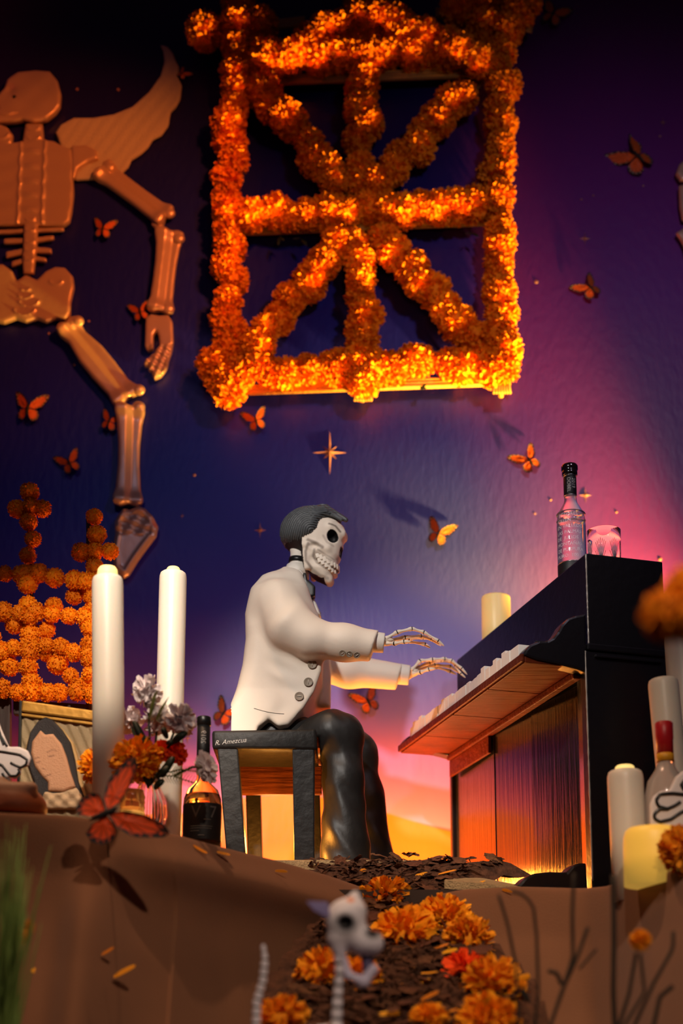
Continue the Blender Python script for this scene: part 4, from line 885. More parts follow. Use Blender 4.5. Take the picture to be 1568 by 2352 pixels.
r = 35 * bk; h1 = hz(1192); h2 = hz(1150); h3 = hz(1096)
mesh('glass_body', *lathe(bc, [(r * .9, .001), (r, .004), (r, h1 * .35), (r * 1.0, h1 * .9), (r * .96, h1), (r * .8, h1 + (h2 - h1) * .4), (r * .5, h1 + (h2 - h1) * .8), (r * .43, h2), (r * .42, h3)], 48), mat('bottle_glass', (.93, .90, .97), .02, trans=.92, ior=1.3), bot)
mesh('base_label', *lathe(bc, [(r * 1.005, .002), (r * 1.012, .004), (r * 1.012, hz(1300)), (r * 1.005, hz(1300) + .001)], 48), M['label_black'], bot)
mesh('base_band', *lathe(bc, [(r * 1.013, hz(1300)), (r * 1.018, hz(1300) + .001), (r * 1.013, hz(1300) + .0025)], 48), M['chrome'], bot)
nk = mesh('neck_band', *lathe(bc, [(r * .43, hz(1141)), (r * .45, hz(1140)), (r * .45, hz(1098)), (r * .43, hz(1097))], 32), M['label_black'], bot)
for y in (1141, 1096): mesh('neck_ring', *lathe(bc, [(r * .44, hz(y) - .001), (r * .47, hz(y)), (r * .47, hz(y) + .0015), (r * .44, hz(y) + .002)], 32), M['chrome'], bot)
mesh('stopper', *lathe(bc, [(r * .46, hz(1094)), (r * .54, hz(1092)), (r * .54, hz(1084)), (r * .50, hz(1083)), (r * .58, hz(1080)), (r * .58, hz(1072)), (r * .52, hz(1069)), (r * .3, hz(1068.5))], 36), mat('stopper_black', rgb(24, 16, 14), .18, coat=.6), bot)
def around(c, R_, z0, ang0, vert=False):
    def fn(a, b):
        if vert: a, b = b, -a
        w = ang0 + a / R_; return np.array([c[0] + R_ * math.sin(w), c[1] - R_ * math.cos(w), c[2] + z0 + b])
    return fn
va = math.atan2(bc[0], bc[1] - CAM_Y)                         # the side turned to the room
text('DOBEL', .0138, around(bc, r * .466, hz(1102), -va - .42, True), M['ink'], bot, space=1.0)
text('2019', .0140, around(bc, r * .466, hz(1103), -va + .34, True), M['ink'], bot, space=1.1)
for i, s in enumerate(('  ECTORES', ' CREEN', 'EN VALLEDO', 'LAS PALMAS', 'DE  JULIOS', 'MONTAÑAS', 'DE PURPURA', 'PURO  100')):
    text(s, .0135, around(bc, r * 1.006, hz(1196 + i * 13.4), -va - 1.15), mat('embossed_glass', rgb(214, 204, 214), .15) if i == 0 else bpy.data.materials['embossed_glass'], bot, 'embossed_line', space=1.02)
for i, y in enumerate((1183, 1198)): mesh('glass_ring', *lathe(bc, [(r * 1.0, hz(y) - .0012), (r * 1.015, hz(y)), (r * 1.0, hz(y) + .0012)], 48), bpy.data.materials['bottle_glass'], bot)
gc = pl(.045, .10, ZT); gk = (gc[1] - CAM_Y) / F_PX
ggx = plane_hit(1388, 1280, A0, E1 * 0 + np.array([0, 1, 0.])); gc = np.array([ggx[0], 0, ZT]); gc[1] = A0[1] + .085; gc[0] = float(P(1387, 1260, gc[1])[0]); gk = (gc[1] - CAM_Y) / F_PX
gz = lambda py: float(plane_hit(1387, py, gc, np.array([0, 1, 0.]))[2]) - ZT
gr = 41 * gk; gh = gz(1221)
tum = thing('glass_tumbler', 'cut glass tumbler beside the clear bottle on the piano', 'glass', gc)
mesh('bowl', *lathe(gc, [(gr * .86, .001), (gr * .9, .004), (gr * .98, gh * .6), (gr * 1.0, gh), (gr * .95, gh), (gr * .92, gh * .6), (gr * .82, .014), (.002, .012)], 48), M['glass'], tum)
cutm = mat('cut_glass', (.95, .92, 1.0), .05, trans=.85, ior=1.5)
for k in range(7):
    w = 2 * PI * k / 7 - .4
    for j in range(-3, 4):
        pts = [];
        for t in np.linspace(0, 1, 5):
            ww = w + j * .11 * t; zz = .004 + (gh * .62) * t * (1 - abs(j) * .06); rr = gr * (.9 + .09 * zz / gh) * 1.004; pts.append([gc[0] + rr * math.sin(ww), gc[1] - rr * math.cos(ww), ZT + zz])
        mesh('cut_ray', *tube(pts, [.0016, .0016, .0014, .001, .0005], 5), cutm, tum)

# ------------------------------------------------------------------ candles
def candle(top_px, bot_px, Y, w_px, label, tip=True, m='wax', Yb=None, glow=True, dent=False, tipw=.66, tip_h=22, group=None):
    a = P(*bot_px, Yb if Yb is not None else Y); b = P(*top_px, Y); k = (Y - CAM_Y) / F_PX; r = w_px * k / 2; L_ = np.linalg.norm(b - a); d = (b - a) / L_
    o = thing('pillar_candle', label, 'candle', a, group)
    th = tip_h * k; e = b - d * th * .75
    pts = [a, a + (e - a) * .5, e - d * r * .55, e - d * r * .28, e - d * r * .08, e, e - d * .002, e - d * .004]; rr = [r, r, r, r * .98, r * .92, r * .82, r * .72, r * .6]
    w = mesh('wax', *tube(pts, rr, 40), M[m], o)
    if tip:
        rt = r * tipw; pts = [e - d * .006, e + d * th * .3, e + d * th * .7, e + d * th * .92, e + d * th]; mesh('lit_tip', *tube(pts, [rt, rt, rt * .95, rt * .8, rt * .45], 32), M['waxglow'], o)
    if glow:
        n = 20; g = [e - d * (r * .1 + t) for t in np.linspace(0, r * 1.1, n)]
    return o
candle((247, 1308), (250, 1901), -.80, 75, 'tallest white pillar candle in front of the marigold trellis', True, tip_h=26)
c_iv = candle((398, 1306), (381, 1990), -.42, 66, 'tall ivory pillar candle with a small dent, behind the white carnations', True, tip_h=14, tipw=.5)
mesh('dent', *lathe(P(381, 1412, -.4485), [(.0070, -.003), (.0060, .0006), (.0040, -.0004), (.0010, -.0012)], 16, (-.42, -.90, 0)), mat('dent_wax', rgb(170, 158, 142), .5), c_iv)
candle((1434, 1761), (1450, 2070), -.84, 84, 'stout pillar candle with glowing yellow top in front of the black piano end', True, tip_h=14, tipw=.55)
candle((1520, 1545), (1574, 2100), -.72, 72, 'tall leaning candle behind the red-capped bottle at right', False)
candle((1560, 1440), (1606, 2135), -.55, 76, 'tall white candle cut by the right edge, behind the blurred orange pompon', False)
candle((1500, 1888), (1504, 2035), -1.00, 142, 'broad short yellow pillar candle glowing at the right edge', False, m='candle_yellow')

# ------------------------------------------------------------------ left altar
pic = thing('framed_portrait', 'small glittery relief portrait of a veiled woman in a gold-topped frame', 'picture', P(130, 1862, -.62)); PY_ = -.62
relief('panel', [(46, 1632), (216, 1652), (214, 1962), (34, 1962)], PY_, .008, M['glitterpanel'], pic, .003, .004, lambda x, z, d: .002 * np.sin(x * 260 + z * 120), lambda v: np.tile(np.array(rgb(158, 138, 104)), (len(v), 1)))
mesh('frame_top', *px_slab([(48, 1634), (218, 1656), (218, 1632), (50, 1608)], PY_ - .022, PY_ + .005, .004), M['gold'], pic, False)
mesh('frame_moulding', *px_slab([(48, 1644), (218, 1666), (218, 1658), (48, 1635)], PY_ - .016, PY_ + .004, .002), M['gold'], pic, False)
mesh('frame_side', *px_slab([(34, 1962), (40, 1962), (50, 1610), (44, 1608)], PY_ - .018, PY_ + .012, .001), M['black'], pic, False)
gold2 = rgb(188, 154, 100)
relief('halo', [(60, 1720), (70, 1690), (88, 1660), (106, 1648), (122, 1652), (150, 1680), (172, 1710), (184, 1750), (192, 1800), (206, 1862), (86, 1862), (78, 1800), (62, 1755)], PY_, .014, M['glitterpanel'], pic, .003, .006, None, lambda v: np.tile(np.array(gold2), (len(v), 1)))
relief('veil', [(63, 1722), (72, 1686), (90, 1660), (108, 1650), (124, 1656), (146, 1680), (166, 1710), (176, 1750), (184, 1800), (196, 1832), (160, 1846), (90, 1850), (80, 1800), (66, 1760)], PY_, .019, M['glitterpanel'], pic, .0028, .006, None, lambda v: np.tile(np.array(rgb(30, 24, 26)), (len(v), 1)))
fcx = lambda x, y, s: np.exp(-(((x - P(s[0], 0, PY_)[0]) / (s[2] * 1e-3)) ** 2 + ((y - P(130, s[1], PY_)[2]) / (s[3] * 1e-3)) ** 2))
def facecol(v):
    px, py = px_of(v); c = np.tile(np.array(rgb(196, 146, 110)), (len(v), 1))
    for pts, r in (([(84, 1752), (92, 1749)], 1.6), ([(112, 1738), (124, 1735)], 1.8), ([(108, 1728), (118, 1723), (130, 1724)], 1.4), ([(80, 1742), (90, 1739)], 1.4), ([(104, 1783), (116, 1779)], 1.8), ([(98, 1766), (106, 1768)], 1.2)):
        k = np.clip(1.3 - seg_d(px, py, pts) / r, 0, 1)[:, None] * .7; c = c * (1 - k) + np.array(rgb(96, 54, 42)) * k
    return c
relief('face', [(75, 1735), (78, 1708), (97, 1682), (108, 1692), (126, 1690), (146, 1714), (157, 1742), (168, 1782), (178, 1812), (150, 1824), (114, 1822), (114, 1802), (100, 1788), (84, 1766)], PY_, .025, M['glitterpanel'], pic, .0025, .008, lambda x, z, d: .004 * fcx(x, z, (98, 1755, 8, 14)) - .003 * fcx(x, z, (88, 1750, 8, 5)) - .003 * fcx(x, z, (117, 1737, 9, 5)), facecol)
relief('collar', [(108, 1822), (140, 1826), (178, 1812), (192, 1830), (196, 1862), (94, 1862), (100, 1838)], PY_, .024, M['glitterpanel'], pic, .003, .006, lambda x, z, d: .003 * np.sin(x * 200) * np.sin(z * 210), lambda v: np.tile(np.array(rgb(196, 166, 130)), (len(v), 1)))
# white cut-out with black outlines, and the bread in front of it
card = thing('skull_card', 'white cut-out card drawn with thick black outlines behind the bread roll', 'decoration', P(20, 1860, -.72)); CY_ = -.72
relief('card', [(-60, 1720), (-40, 1660), (-8, 1640), (6, 1680), (22, 1716), (45, 1716), (66, 1726), (73, 1742), (66, 1760), (48, 1766), (50, 1778), (36, 1790), (20, 1786), (8, 1792), (8, 1930), (-60, 1930)], CY_, .008, M['paperwhite'], card, .003, .004)
for pts in ([(-30, 1722), (10, 1727), (45, 1733), (62, 1744), (60, 1756), (48, 1763), (36, 1758), (24, 1752)], [(-20, 1745), (5, 1758), (16, 1772), (24, 1782), (38, 1782), (45, 1772), (42, 1766)], [(-12, 1650), (2, 1690), (16, 1714)], [(0, 1690), (8, 1710)], [(5, 1776), (14, 1790)]):
    mesh('outline', *tube(resample([P(*q, CY_ - .009) for q in pts], 24)[0], .0028, 6), M['black'], card)
brd = P(28, 1870, -.90)
def bread_fn(X):
    d = s_ell(X, brd + np.array([-.012, 0, .012]), (.085, .065, .055)); d = smin(d, s_cap(X, brd + np.array([-.07, -.05, .045]), brd + np.array([.045, -.03, .050]), .013, .013), .012)
    d = smin(d, s_cap(X, brd + np.array([-.02, -.055, .005]), brd + np.array([-.02, -.03, .062]), .013, .013), .012); return smax(d, brd[2] - X[..., 2] - .004, .004)
v, f = nets(bread_fn, brd - np.array([.12, .09, .02]), brd + np.array([.10, .09, .09]), .004)
wz = np.clip((v[:, 2] - brd[2] - .030) / .03, 0, 1)[:, None] * .6; bo_ = mesh('bread_roll', v, f, M['bread'], base=brd, col=np.array(rgb(150, 76, 32)) * (1 - wz) + np.array(rgb(214, 180, 150)) * wz)
tag(bo_, 'round sugared bread roll at the left edge below the white card', 'bread')

def flower(name, me, px, py, Y, s, label, cat='flower', group=None, stem=None):
    c = P(px, py, Y); o = thing(name, label, cat, c, group); put(me, 'petals', c, s, o)
    if stem is not None: mesh('stem', *tube([c, (c + P(*stem)) / 2 + np.array([.004, 0, .01]), P(*stem)], .0028, 6), M['leaf'], o)
    return o
WH = [flower_mesh('carnation', M['whiteflower'], 60 + i, 90, .04, .0085, core=.35, frill=.1, flat=.85) for i in range(3)]
RD = flower_mesh('red_carnation', M['redflower'], 70, 90, .04, .008, core=.4, frill=.12)
NEAR = [flower_mesh('path_marigold', M['marigold_near'], 80 + i, 330, .05, .0050, core=.55, frill=.18) for i in range(5)]
VY = -.78
vase = thing('glass_vase', 'ribbed clear glass vase holding the mixed bouquet between the two tall candles', 'vase', P(340, 1900, VY)); vb = P(340, 1903, VY)
vk = (VY - CAM_Y) / F_PX
vp = [(.020, 0), (.034, .004), (.040, .03), (.038, .06), (.026, .085), (.020, .10), (.024, .112), (.021, .112), (.017, .10), (.022, .085), (.034, .06), (.036, .03), (.030, .01)]
mesh('bowl', *lathe(vb, vp, 36), M['glass'], vase)
for k in range(14):
    w = 2 * PI * k / 14; mesh('rib', *tube([[vb[0] + (rr + .0006) * math.cos(w), vb[1] + (rr + .0006) * math.sin(w), vb[2] + zz] for rr, zz in vp[1:6]], .0016, 5), M['glass'], vase)
vtop = (340, 1810, VY)
flower('white_carnation', WH[0], 338, 1588, VY, 1.0, 'topmost white carnation of the bouquet beside the ivory candle', group='white carnations of the bouquet', stem=vtop)
flower('white_carnation', WH[1], 414, 1652, VY - .02, 1.0, 'right-hand white carnation of the bouquet', group='white carnations of the bouquet', stem=vtop)
flower('white_carnation', WH[2], 362, 1655, VY + .02, .95, 'middle white carnation of the bouquet, partly behind the leaves', group='white carnations of the bouquet', stem=vtop)
flower('white_carnation', WH[1], 296, 1655, VY + .05, .85, 'white carnation half hidden behind the tallest candle', group='white carnations of the bouquet', stem=vtop)
flower('pale_pink_carnation', WH[0], 474, 1762, VY - .03, (.62, .62, .95), 'pale pink carnation drooping in front of the amber bottle', group='white carnations of the bouquet', stem=(400, 1782, VY - .02))
flower('red_carnation', RD, 372, 1724, VY - .03, .62, 'orange-red carnation at the middle left of the bouquet', stem=vtop); flower('red_carnation', RD, 402, 1732, VY - .02, .72, 'orange-red carnation at the right of the bouquet', stem=vtop)
flower('marigold', NEAR[0], 312, 1745, VY - .05, (1.0, 1.0, 1.25), 'large orange marigold of the bouquet right of the tallest candle', stem=vtop); flower('marigold', NEAR[1], 222, 1760, VY + .08, .85, 'orange marigold peeping out left of the tallest candle', stem=(260, 1880, VY + .08))
lf = thing('leaf_spray', 'dark green leaves of the bouquet under the white carnations', 'leaves', P(350, 1800, VY))
for (a, b, w) in (((345, 1735), (304, 1650), 15), ((350, 1720), (310, 1690), 13), ((392, 1710), (432, 1680), 16), ((385, 1700), (372, 1668), 12), ((350, 1715), (330, 1690), 12), ((368, 1790), (402, 1735), 16), ((355, 1790), (392, 1760), 15), ((345, 1810), (330, 1770), 14), ((352, 1815), (378, 1790), 14), ((335, 1790), (352, 1740), 12), ((380, 1720), (398, 1700), 14)):
    A_, B_ = P(*a, VY - .035), P(*b, VY - .05); mesh('leaf', *strip([A_, (A_ + B_) / 2 + np.array([0, -.012, 0]), B_], np.array([-(B_ - A_)[2], 0, (B_ - A_)[0]]) / np.linalg.norm(B_ - A_) * w * 1.25 * vk, .0015, 12), M['leaf'], lf)
fern = mat('fern_green', rgb(108, 112, 46), .6)
for (a, b) in (((352, 1780), (445, 1798)), ((380, 1775), (452, 1772)), ((340, 1660), (352, 1600)), ((355, 1660), (378, 1615))):
    A_, B_ = P(*a, VY - .03), P(*b, VY - .05); st = mesh('fern_stem', *tube([A_, (A_ + B_) / 2 + np.array([0, 0, .006]), B_], .0014, 5), fern, lf)
    for t in np.linspace(.2, 1, 12):
        c = A_ + (B_ - A_) * t
        for s in (-1, 1): mesh('frond', *tube([c, c + np.array([.010, -.004, s * .014])], [.0014, .0004], 4), fern, st)
# votive and amber bottle
vo = P(300, 1893, -.80); og = mat('orange_glass', (1.0, .42, .16), .08, trans=.8, ior=1.4)
vot = thing('votive_glass', 'ribbed orange votive glass between the tallest candle and the bouquet vase', 'candle holder', vo)
mesh('cup', *lathe(vo, [(.026, 0)] + [(.029 + .002 * (i % 2), .006 + .006 * i) for i in range(11)] + [(.027, .075), (.024, .03), (.005, .01)], 32), og, vot)
mesh('wax_fill', *lathe(vo + EZ * .011, [(.022, 0), (.022, .022), (.003, .024)], 20), M['waxglow'], vot)
ac = P(463, 1948, -.62); ak = (ac[1] - CAM_Y) / F_PX; az = lambda py: float(plane_hit(463, py, ac, np.array([0, 1, 0.]))[2] - ac[2]); ar = 45 * ak
amb = thing('amber_bottle', 'amber liquor bottle with a black label beside the bench', 'bottle', ac)
mesh('glass_body', *lathe(ac, [(ar * .9, 0), (ar, .004), (ar, az(1850)), (ar * .97, az(1835)), (ar * .8, az(1815)), (ar * .45, az(1800)), (ar * .33, az(1790)), (ar * .32, az(1690))], 44), M['glass'], amb)
mesh('drink', *lathe(ac, [(ar * .86, .006), (ar * .93, .01), (ar * .93, az(1850)), (ar * .78, az(1826)), (ar * .05, az(1826))], 44), M['liquor'], amb)
mesh('label', *lathe(ac, [(ar * 1.004, az(1935)), (ar * 1.01, az(1934)), (ar * 1.01, az(1852)), (ar * 1.004, az(1851))], 44), M['label_black'], amb)
mesh('neck_band', *lathe(ac, [(ar * .335, az(1770)), (ar * .35, az(1770)), (ar * .35, az(1668)), (ar * .335, az(1668))], 28), M['label_black'], amb)
mesh('stopper', *lathe(ac, [(ar * .34, az(1668)), (ar * .38, az(1667)), (ar * .38, az(1649)), (ar * .34, az(1647))], 28), M['black'], amb)
av = math.atan2(ac[0], ac[1] - CAM_Y)
text('2019', .016, lambda a, b: np.array([ac[0] + ar * .362 * math.sin(-av + .15 + b / (ar * .35) - .5), ac[1] - ar * .362 * math.cos(-av + .15 + b / (ar * .35) - .5), ac[2] + az(1712) + a]), M['ink'], amb)
text('V 7', .040, around(ac, ar * 1.018, az(1885), -av - .60), M['ink_dim'], amb, space=1.2)
for y, a0, a1, r0 in ((1890, .05, .45, .0008), (1905, -.62, .55, .0006), (1910, -.62, .50, .0006), (1916, -.62, -.15, .0006), (1926, -.20, .12, .0010)):    # print too small to read in the photo
    mesh('fine_print', *tube([[ac[0] + ar * 1.014 * math.sin(-av + w), ac[1] - ar * 1.014 * math.cos(-av + w), ac[2] + az(y)] for w in np.linspace(a0, a1, 14)], r0, 5), M['ink_dim'], amb)

# the foreground butterfly on a stake
fb = butterfly(243, 1868, -1.16, 150, 65, 'large orange-red monarch on a stake in front of the tallest candle', lift=12, stake=(252, 2010, -.94), group=None, dark=(250, 84, 26))

# ------------------------------------------------------------------ right altar
rb = P(1541, 2080, -.86); rk = (rb[1] - CAM_Y) / F_PX; rz = lambda py: float(plane_hit(1541, py, rb, np.array([0, 1, 0.]))[2] - rb[2])
rbo = thing('red_capped_bottle', 'clear bottle with red capsule and yellow band at the right edge', 'bottle', rb)
mesh('glass_body', *lathe(rb, [(50 * rk, 0), (52 * rk, .004), (52 * rk, rz(1830)), (44 * rk, rz(1795)), (26 * rk, rz(1770)), (18 * rk, rz(1752)), (17 * rk, rz(1745))], 40), mat('dusky_glass', (.75, .66, .6), .05, trans=.6, ior=1.4), rbo)
mesh('capsule', *lathe(rb, [(18 * rk, rz(1732)), (20 * rk, rz(1732)), (20 * rk, rz(1700)), (21 * rk, rz(1698)), (21 * rk, rz(1662)), (18 * rk, rz(1659))], 32), M['redcap'], rbo)
mesh('capsule_band', *lathe(rb, [(18.5 * rk, rz(1750)), (20.5 * rk, rz(1750)), (20.5 * rk, rz(1732)), (18 * rk, rz(1731))], 32), M['yellowband'], rbo)
c2 = thing('heart_card', 'white cut-out card with black heart-shaped outlines in front of the red-capped bottle', 'decoration', P(1540, 2040, -.94))
relief('card', [(1490, 1880), (1490, 1850), (1498, 1830), (1515, 1818), (1535, 1815), (1550, 1785), (1575, 1765), (1640, 1760), (1640, 2040), (1500, 2040)], -.94, .010, M['paperwhite'], c2, .003, .005)
for pts in ([(1580, 1826), (1545, 1822), (1515, 1824), (1506, 1838), (1512, 1852), (1532, 1858), (1550, 1850), (1562, 1842)], [(1535, 1858), (1515, 1858), (1503, 1868), (1502, 1880), (1515, 1888), (1540, 1882), (1560, 1868), (1590, 1852)], [(1600, 1780), (1575, 1788), (1564, 1802), (1572, 1816)]):
    mesh('outline', *tube(resample([P(*q, -.952) for q in pts], 24)[0], .0036, 6), M['black'], c2)
flower('marigold', NEAR[2], 1572, 1950, -1.12, 1.05, 'orange marigold at the right edge in front of the yellow candle')
fs = thing('marigold_stake', 'large blurred orange pompon on a stake at the right edge', 'flower', P(1600, 2352, -2.3))
put(SMALL[0], 'pompon', P(1534, 1412, -2.3), 1.18, fs); put(SMALL[1], 'pompon', P(1585, 1360, -2.3), 1.18, fs); put(SMALL[2], 'pompon', P(1610, 1420, -2.28), 1.18, fs)
mesh('stake', *tube([P(1606, 1380, -2.29), [P(1606, 2352, -2.29)[0], -2.29, -.058]], .004, 8), M['wood'], fs)

# ------------------------------------------------------------------ mulch path
MX0 = [(2000, 735), (2060, 800), (2140, 730), (2250, 700), (2352, 690)]; rngm = random.Random(3)
def path_pt(u, w):
    """u: 0 at the stage, 1 at the bottom of the frame; w: across"""
    Y = -.26 - 1.0 * u; z = .598 - .095 * min(1, u * 5) - .36 * max(0, u - .12) - .06 * u * u
    L0 = np.interp(u, [0, .08, .2, .4, .7, 1, 1.3], [-.06, -.02, .02, -.02, -.06, -.07, -.08]); L1 = np.interp(u, [0, .08, .2, .4, .7, 1, 1.3], [.38, .30, .22, .25, .30, .30, .30])
    return np.array([L0 + (L1 - L0) * w, Y, z])
vs, fs, nu, nw = [], [], 46, 24
for i in range(nu):
    for j in range(nw):
        u = 1.35 * i / (nu - 1); w = -.25 + 1.5 * j / (nw - 1); p = path_pt(u, w); p[2] += .012 * math.sin(i * 1.7 + j) - .05 * max(0, abs(w - .5) - .5) * 2; vs.append(p)
for i in range(nu - 1):
    for j in range(nw - 1): fs.append([i * nw + j, (i + 1) * nw + j, (i + 1) * nw + j + 1, i * nw + j + 1])
cv, cf = [], []
rr_ = np.random.default_rng(5)
for i in range(2600):
    p = path_pt(rr_.random() * 1.3, rr_.uniform(-.08, 1.08)); p[2] += rr_.uniform(0, .012); L_, w, t = rr_.uniform(.010, .024), rr_.uniform(.003, .007), rr_.uniform(.002, .005)
    E_ = Matrix.Rotation(rr_.normal(0, .8), 3, 'Z') @ Matrix.Rotation(rr_.uniform(-.5, .5), 3, 'Y') @ Matrix.Rotation(rr_.uniform(0, 1.2), 3, 'X'); n0 = len(vs) + len(cv)
    for q in ((-1, -.7, 0), (-.1, -1, .3), (1, -.5, 0), (.9, .6, .2), (0, 1, .4), (-.9, .8, 0), (-.6, 0, 1.4), (.6, .1, 1.2)): cv.append(p + np.array(E_ @ Vector((q[0] * L_, q[1] * w, q[2] * t))))
    cf += [[n0 + a for a in q] for q in ((0, 1, 7, 6), (1, 2, 7), (2, 3, 7), (3, 4, 6, 7), (4, 5, 6), (5, 0, 6), (0, 5, 4, 1), (1, 4, 3, 2))]
bed = len(fs); vs = vs + cv; fs = fs + cf
mo = mesh('bark_mulch', np.array(vs), fs, mat('mulch_soil', rgb(84, 50, 30), .9, bump=.8, bscale=60, var=.45, vscale=45), base=(.1, -.7, .35)); mo.data.polygons.foreach_set('use_smooth', [False] * len(mo.data.polygons)); tag(mo, 'dark bed of fine bark mulch sloping down from the stage between the cloths', 'mulch', kind='stuff')
CH = []
for i in range(8):
    r = np.random.default_rng(i); L_, w, t = r.uniform(.014, .028), r.uniform(.005, .010), r.uniform(.003, .006)
    pts = [np.array([L_ * (k / 4 - .5) * 2, .003 * math.sin(k + i), .004 * math.sin(k * 1.3 + i)]) for k in range(5)]
    v_, f_ = strip(pts, (0, w * 2, 0), t * 1.6, 7); v_ = v_ + r.normal(0, .0012, v_.shape); me = bpy.data.meshes.new('bark_chip'); me.from_pydata(v_.tolist(), [], f_); me.materials.append(M['bark']); CH.append(me)
def chip(u, w, up=0): 
    p = path_pt(u, w); p[2] += rngm.uniform(.004, .018) + up; o = put(rngm.choice(CH), 'bark_chip', p, rngm.uniform(.8, 1.5), None, (rngm.uniform(.1, .9), rngm.uniform(-.4, .4), rngm.gauss(0, .7)))
    tag(o, 'dark brown bark chip lying loose on the mulch path', 'bark chip', 'bark chips of the mulch path')
for i in range(290): chip(rngm.random() ** .9 * 1.2, rngm.uniform(-.05, 1.05), .012 if i < 60 else 0)
for i in range(10): chip(rngm.uniform(0, .05), rngm.uniform(.1, .9), .012)
def near_path(px, py, lift=.0):
    """spot on the path slope seen at a photo pixel"""
    best = None
    for u in np.linspace(0, 1.3, 261):
        p = path_pt(u, .5); q = P(px, py, p[1]); e = abs(q[2] - p[2])
        if best is None or e < best[0]: best = (e, q)
    q = best[1].copy(); q[2] += lift; return q
for i, (px, py, s, lab) in enumerate(((880, 2068, 62, 'orange marigold highest on the mulch path, behind the dog skull'), (925, 2150, 78, 'ragged yellow-orange marigold beside the dog muzzle'), (1020, 2115, 62, 'round orange marigold at the right side of the path, upper one'), (1075, 2160, 58, 'round orange marigold just above the red flower'), (1135, 2265, 70, 'orange marigold below right of the red flower'),
        (745, 2240, 66, 'orange marigold left of the dog neck'), (645, 2345, 62, 'orange marigold at the bottom edge left of the dog neck'), (1120, 2350, 70, 'dark orange marigold at the bottom edge right of the mulch'), (828, 2245, 48, 'orange marigold seen between dog neck and jaw'), (985, 2345, 44, 'orange marigold petals cluster at the bottom middle'))):
    c = near_path(px, py) + np.array([0, -.03, .0]); k = (c[1] - CAM_Y) / F_PX; c = P(px, py, c[1]); r = s * k * 1.1
    o = thing('marigold', lab, 'flower', c, 'marigolds along the mulch path'); put(NEAR[i % 5], 'petals', c, (r / .05, r / .05, r / .05 * (.8 if i in (0, 1) else .92)), o, (rngm.uniform(-.4, .4), rngm.uniform(-.4, .4), rngm.uniform(0, 6)))
    mesh('calyx', *tube([c, c + np.array([.004, .02, -.03])], [.009, .004], 8), M['leaf'], o)
c = near_path(1068, 2228) + np.array([0, -.03, 0]); c = P(1068, 2228, c[1]); o = thing('red_marigold', 'red-orange flower among the marigolds on the right of the path', 'flower', c); put(RD, 'petals', c, 1.15 * .04 / .04, o); mesh('calyx', *tube([c, c + np.array([.004, .02, -.03])], [.009, .004], 8), M['leaf'], o)
PT = []
for i in range(3):
    v_, f_ = strip([np.array([0, 0, 0]), np.array([.017, .002, .004 * (i - 1)]), np.array([.036, .0, .003 * i])], (0, .0055, .003), .0008, 8); me = bpy.data.meshes.new('loose_petal'); me.from_pydata(v_.tolist(), [], f_); me.materials.append(M['petal']); PT.append(me)
for i, (px, py) in enumerate(((880, 2000), (950, 2012), (1000, 2010), (860, 2030), (960, 2080), (930, 2105), (930, 2220), (960, 2235), (950, 2260), (900, 2300), (860, 2330), (1010, 2330), (880, 2180), (990, 2180), (1010, 2190), (820, 1998), (1085, 2030), (960, 2300), (1000, 2060), (890, 2235), (940, 2335), (905, 2260))):
    q = near_path(px, py, 0) + np.array([0, -.03, 0]); q = P(px, py, q[1]); o = put(PT[i % 3], 'petal', q, rngm.uniform(1.0, 1.7), None, (rngm.uniform(-.5, .9), rngm.uniform(-.3, .3), rngm.uniform(-.8, .8))); tag(o, 'thin yellow-orange petal scattered on the mulch path', 'petal', 'loose petals on the mulch path')
bpy.context.view_layer.update(); DG = bpy.context.evaluated_depsgraph_get()
def cast(px, py, names=('draped_cloth',)):
    o_ = Vector((0, CAM_Y, 0)); d = (V(px, py, 0) - o_).normalized(); st = o_.copy()
    for _ in range(12):
        hit, loc, nrm, idx, ob, mtx = SC.ray_cast(DG, st, d)
        if not hit: return None, None
        if ob.name.split('.')[0] in names: return loc, nrm
        st = loc + d * .002
    return None, None
for i, (px, py, s, lab) in enumerate(((437, 1940, 1.3, 'yellow petal on the cloth edge below the amber bottle'), (490, 1957, 1.1, 'yellow petal on the cloth edge in front of the bench leg'), (625, 2003, 1.0, 'yellow petal on the rolled cloth edge under the bench'), (325, 1903, 1.0, 'yellow petal beside the foreground butterfly wing tip'), (225, 2196, 1.1, 'small yellow petal stuck on the hanging cloth at left'), (250, 2250, 1.8, 'forked yellow petal low on the hanging cloth at left'), (62, 2235, 1.9, 'broad yellow petal beside the grass clump'),
        (1225, 2032, 1.6, 'yellow flower scrap on the cloth at the piano foot'), (1150, 2045, 1.0, 'tiny yellow petal on the cloth left of the piano foot'))):
    l, n_ = cast(px, py)
    if l is None: continue
    o = put(PT[i % 3], 'petal', l + n_ * .004 * (1 if n_.y < 0 else -1), s, None, (random.uniform(.6, 1.5), random.uniform(-.4, .4), random.uniform(-.6, .6))); tag(o, lab, 'petal')

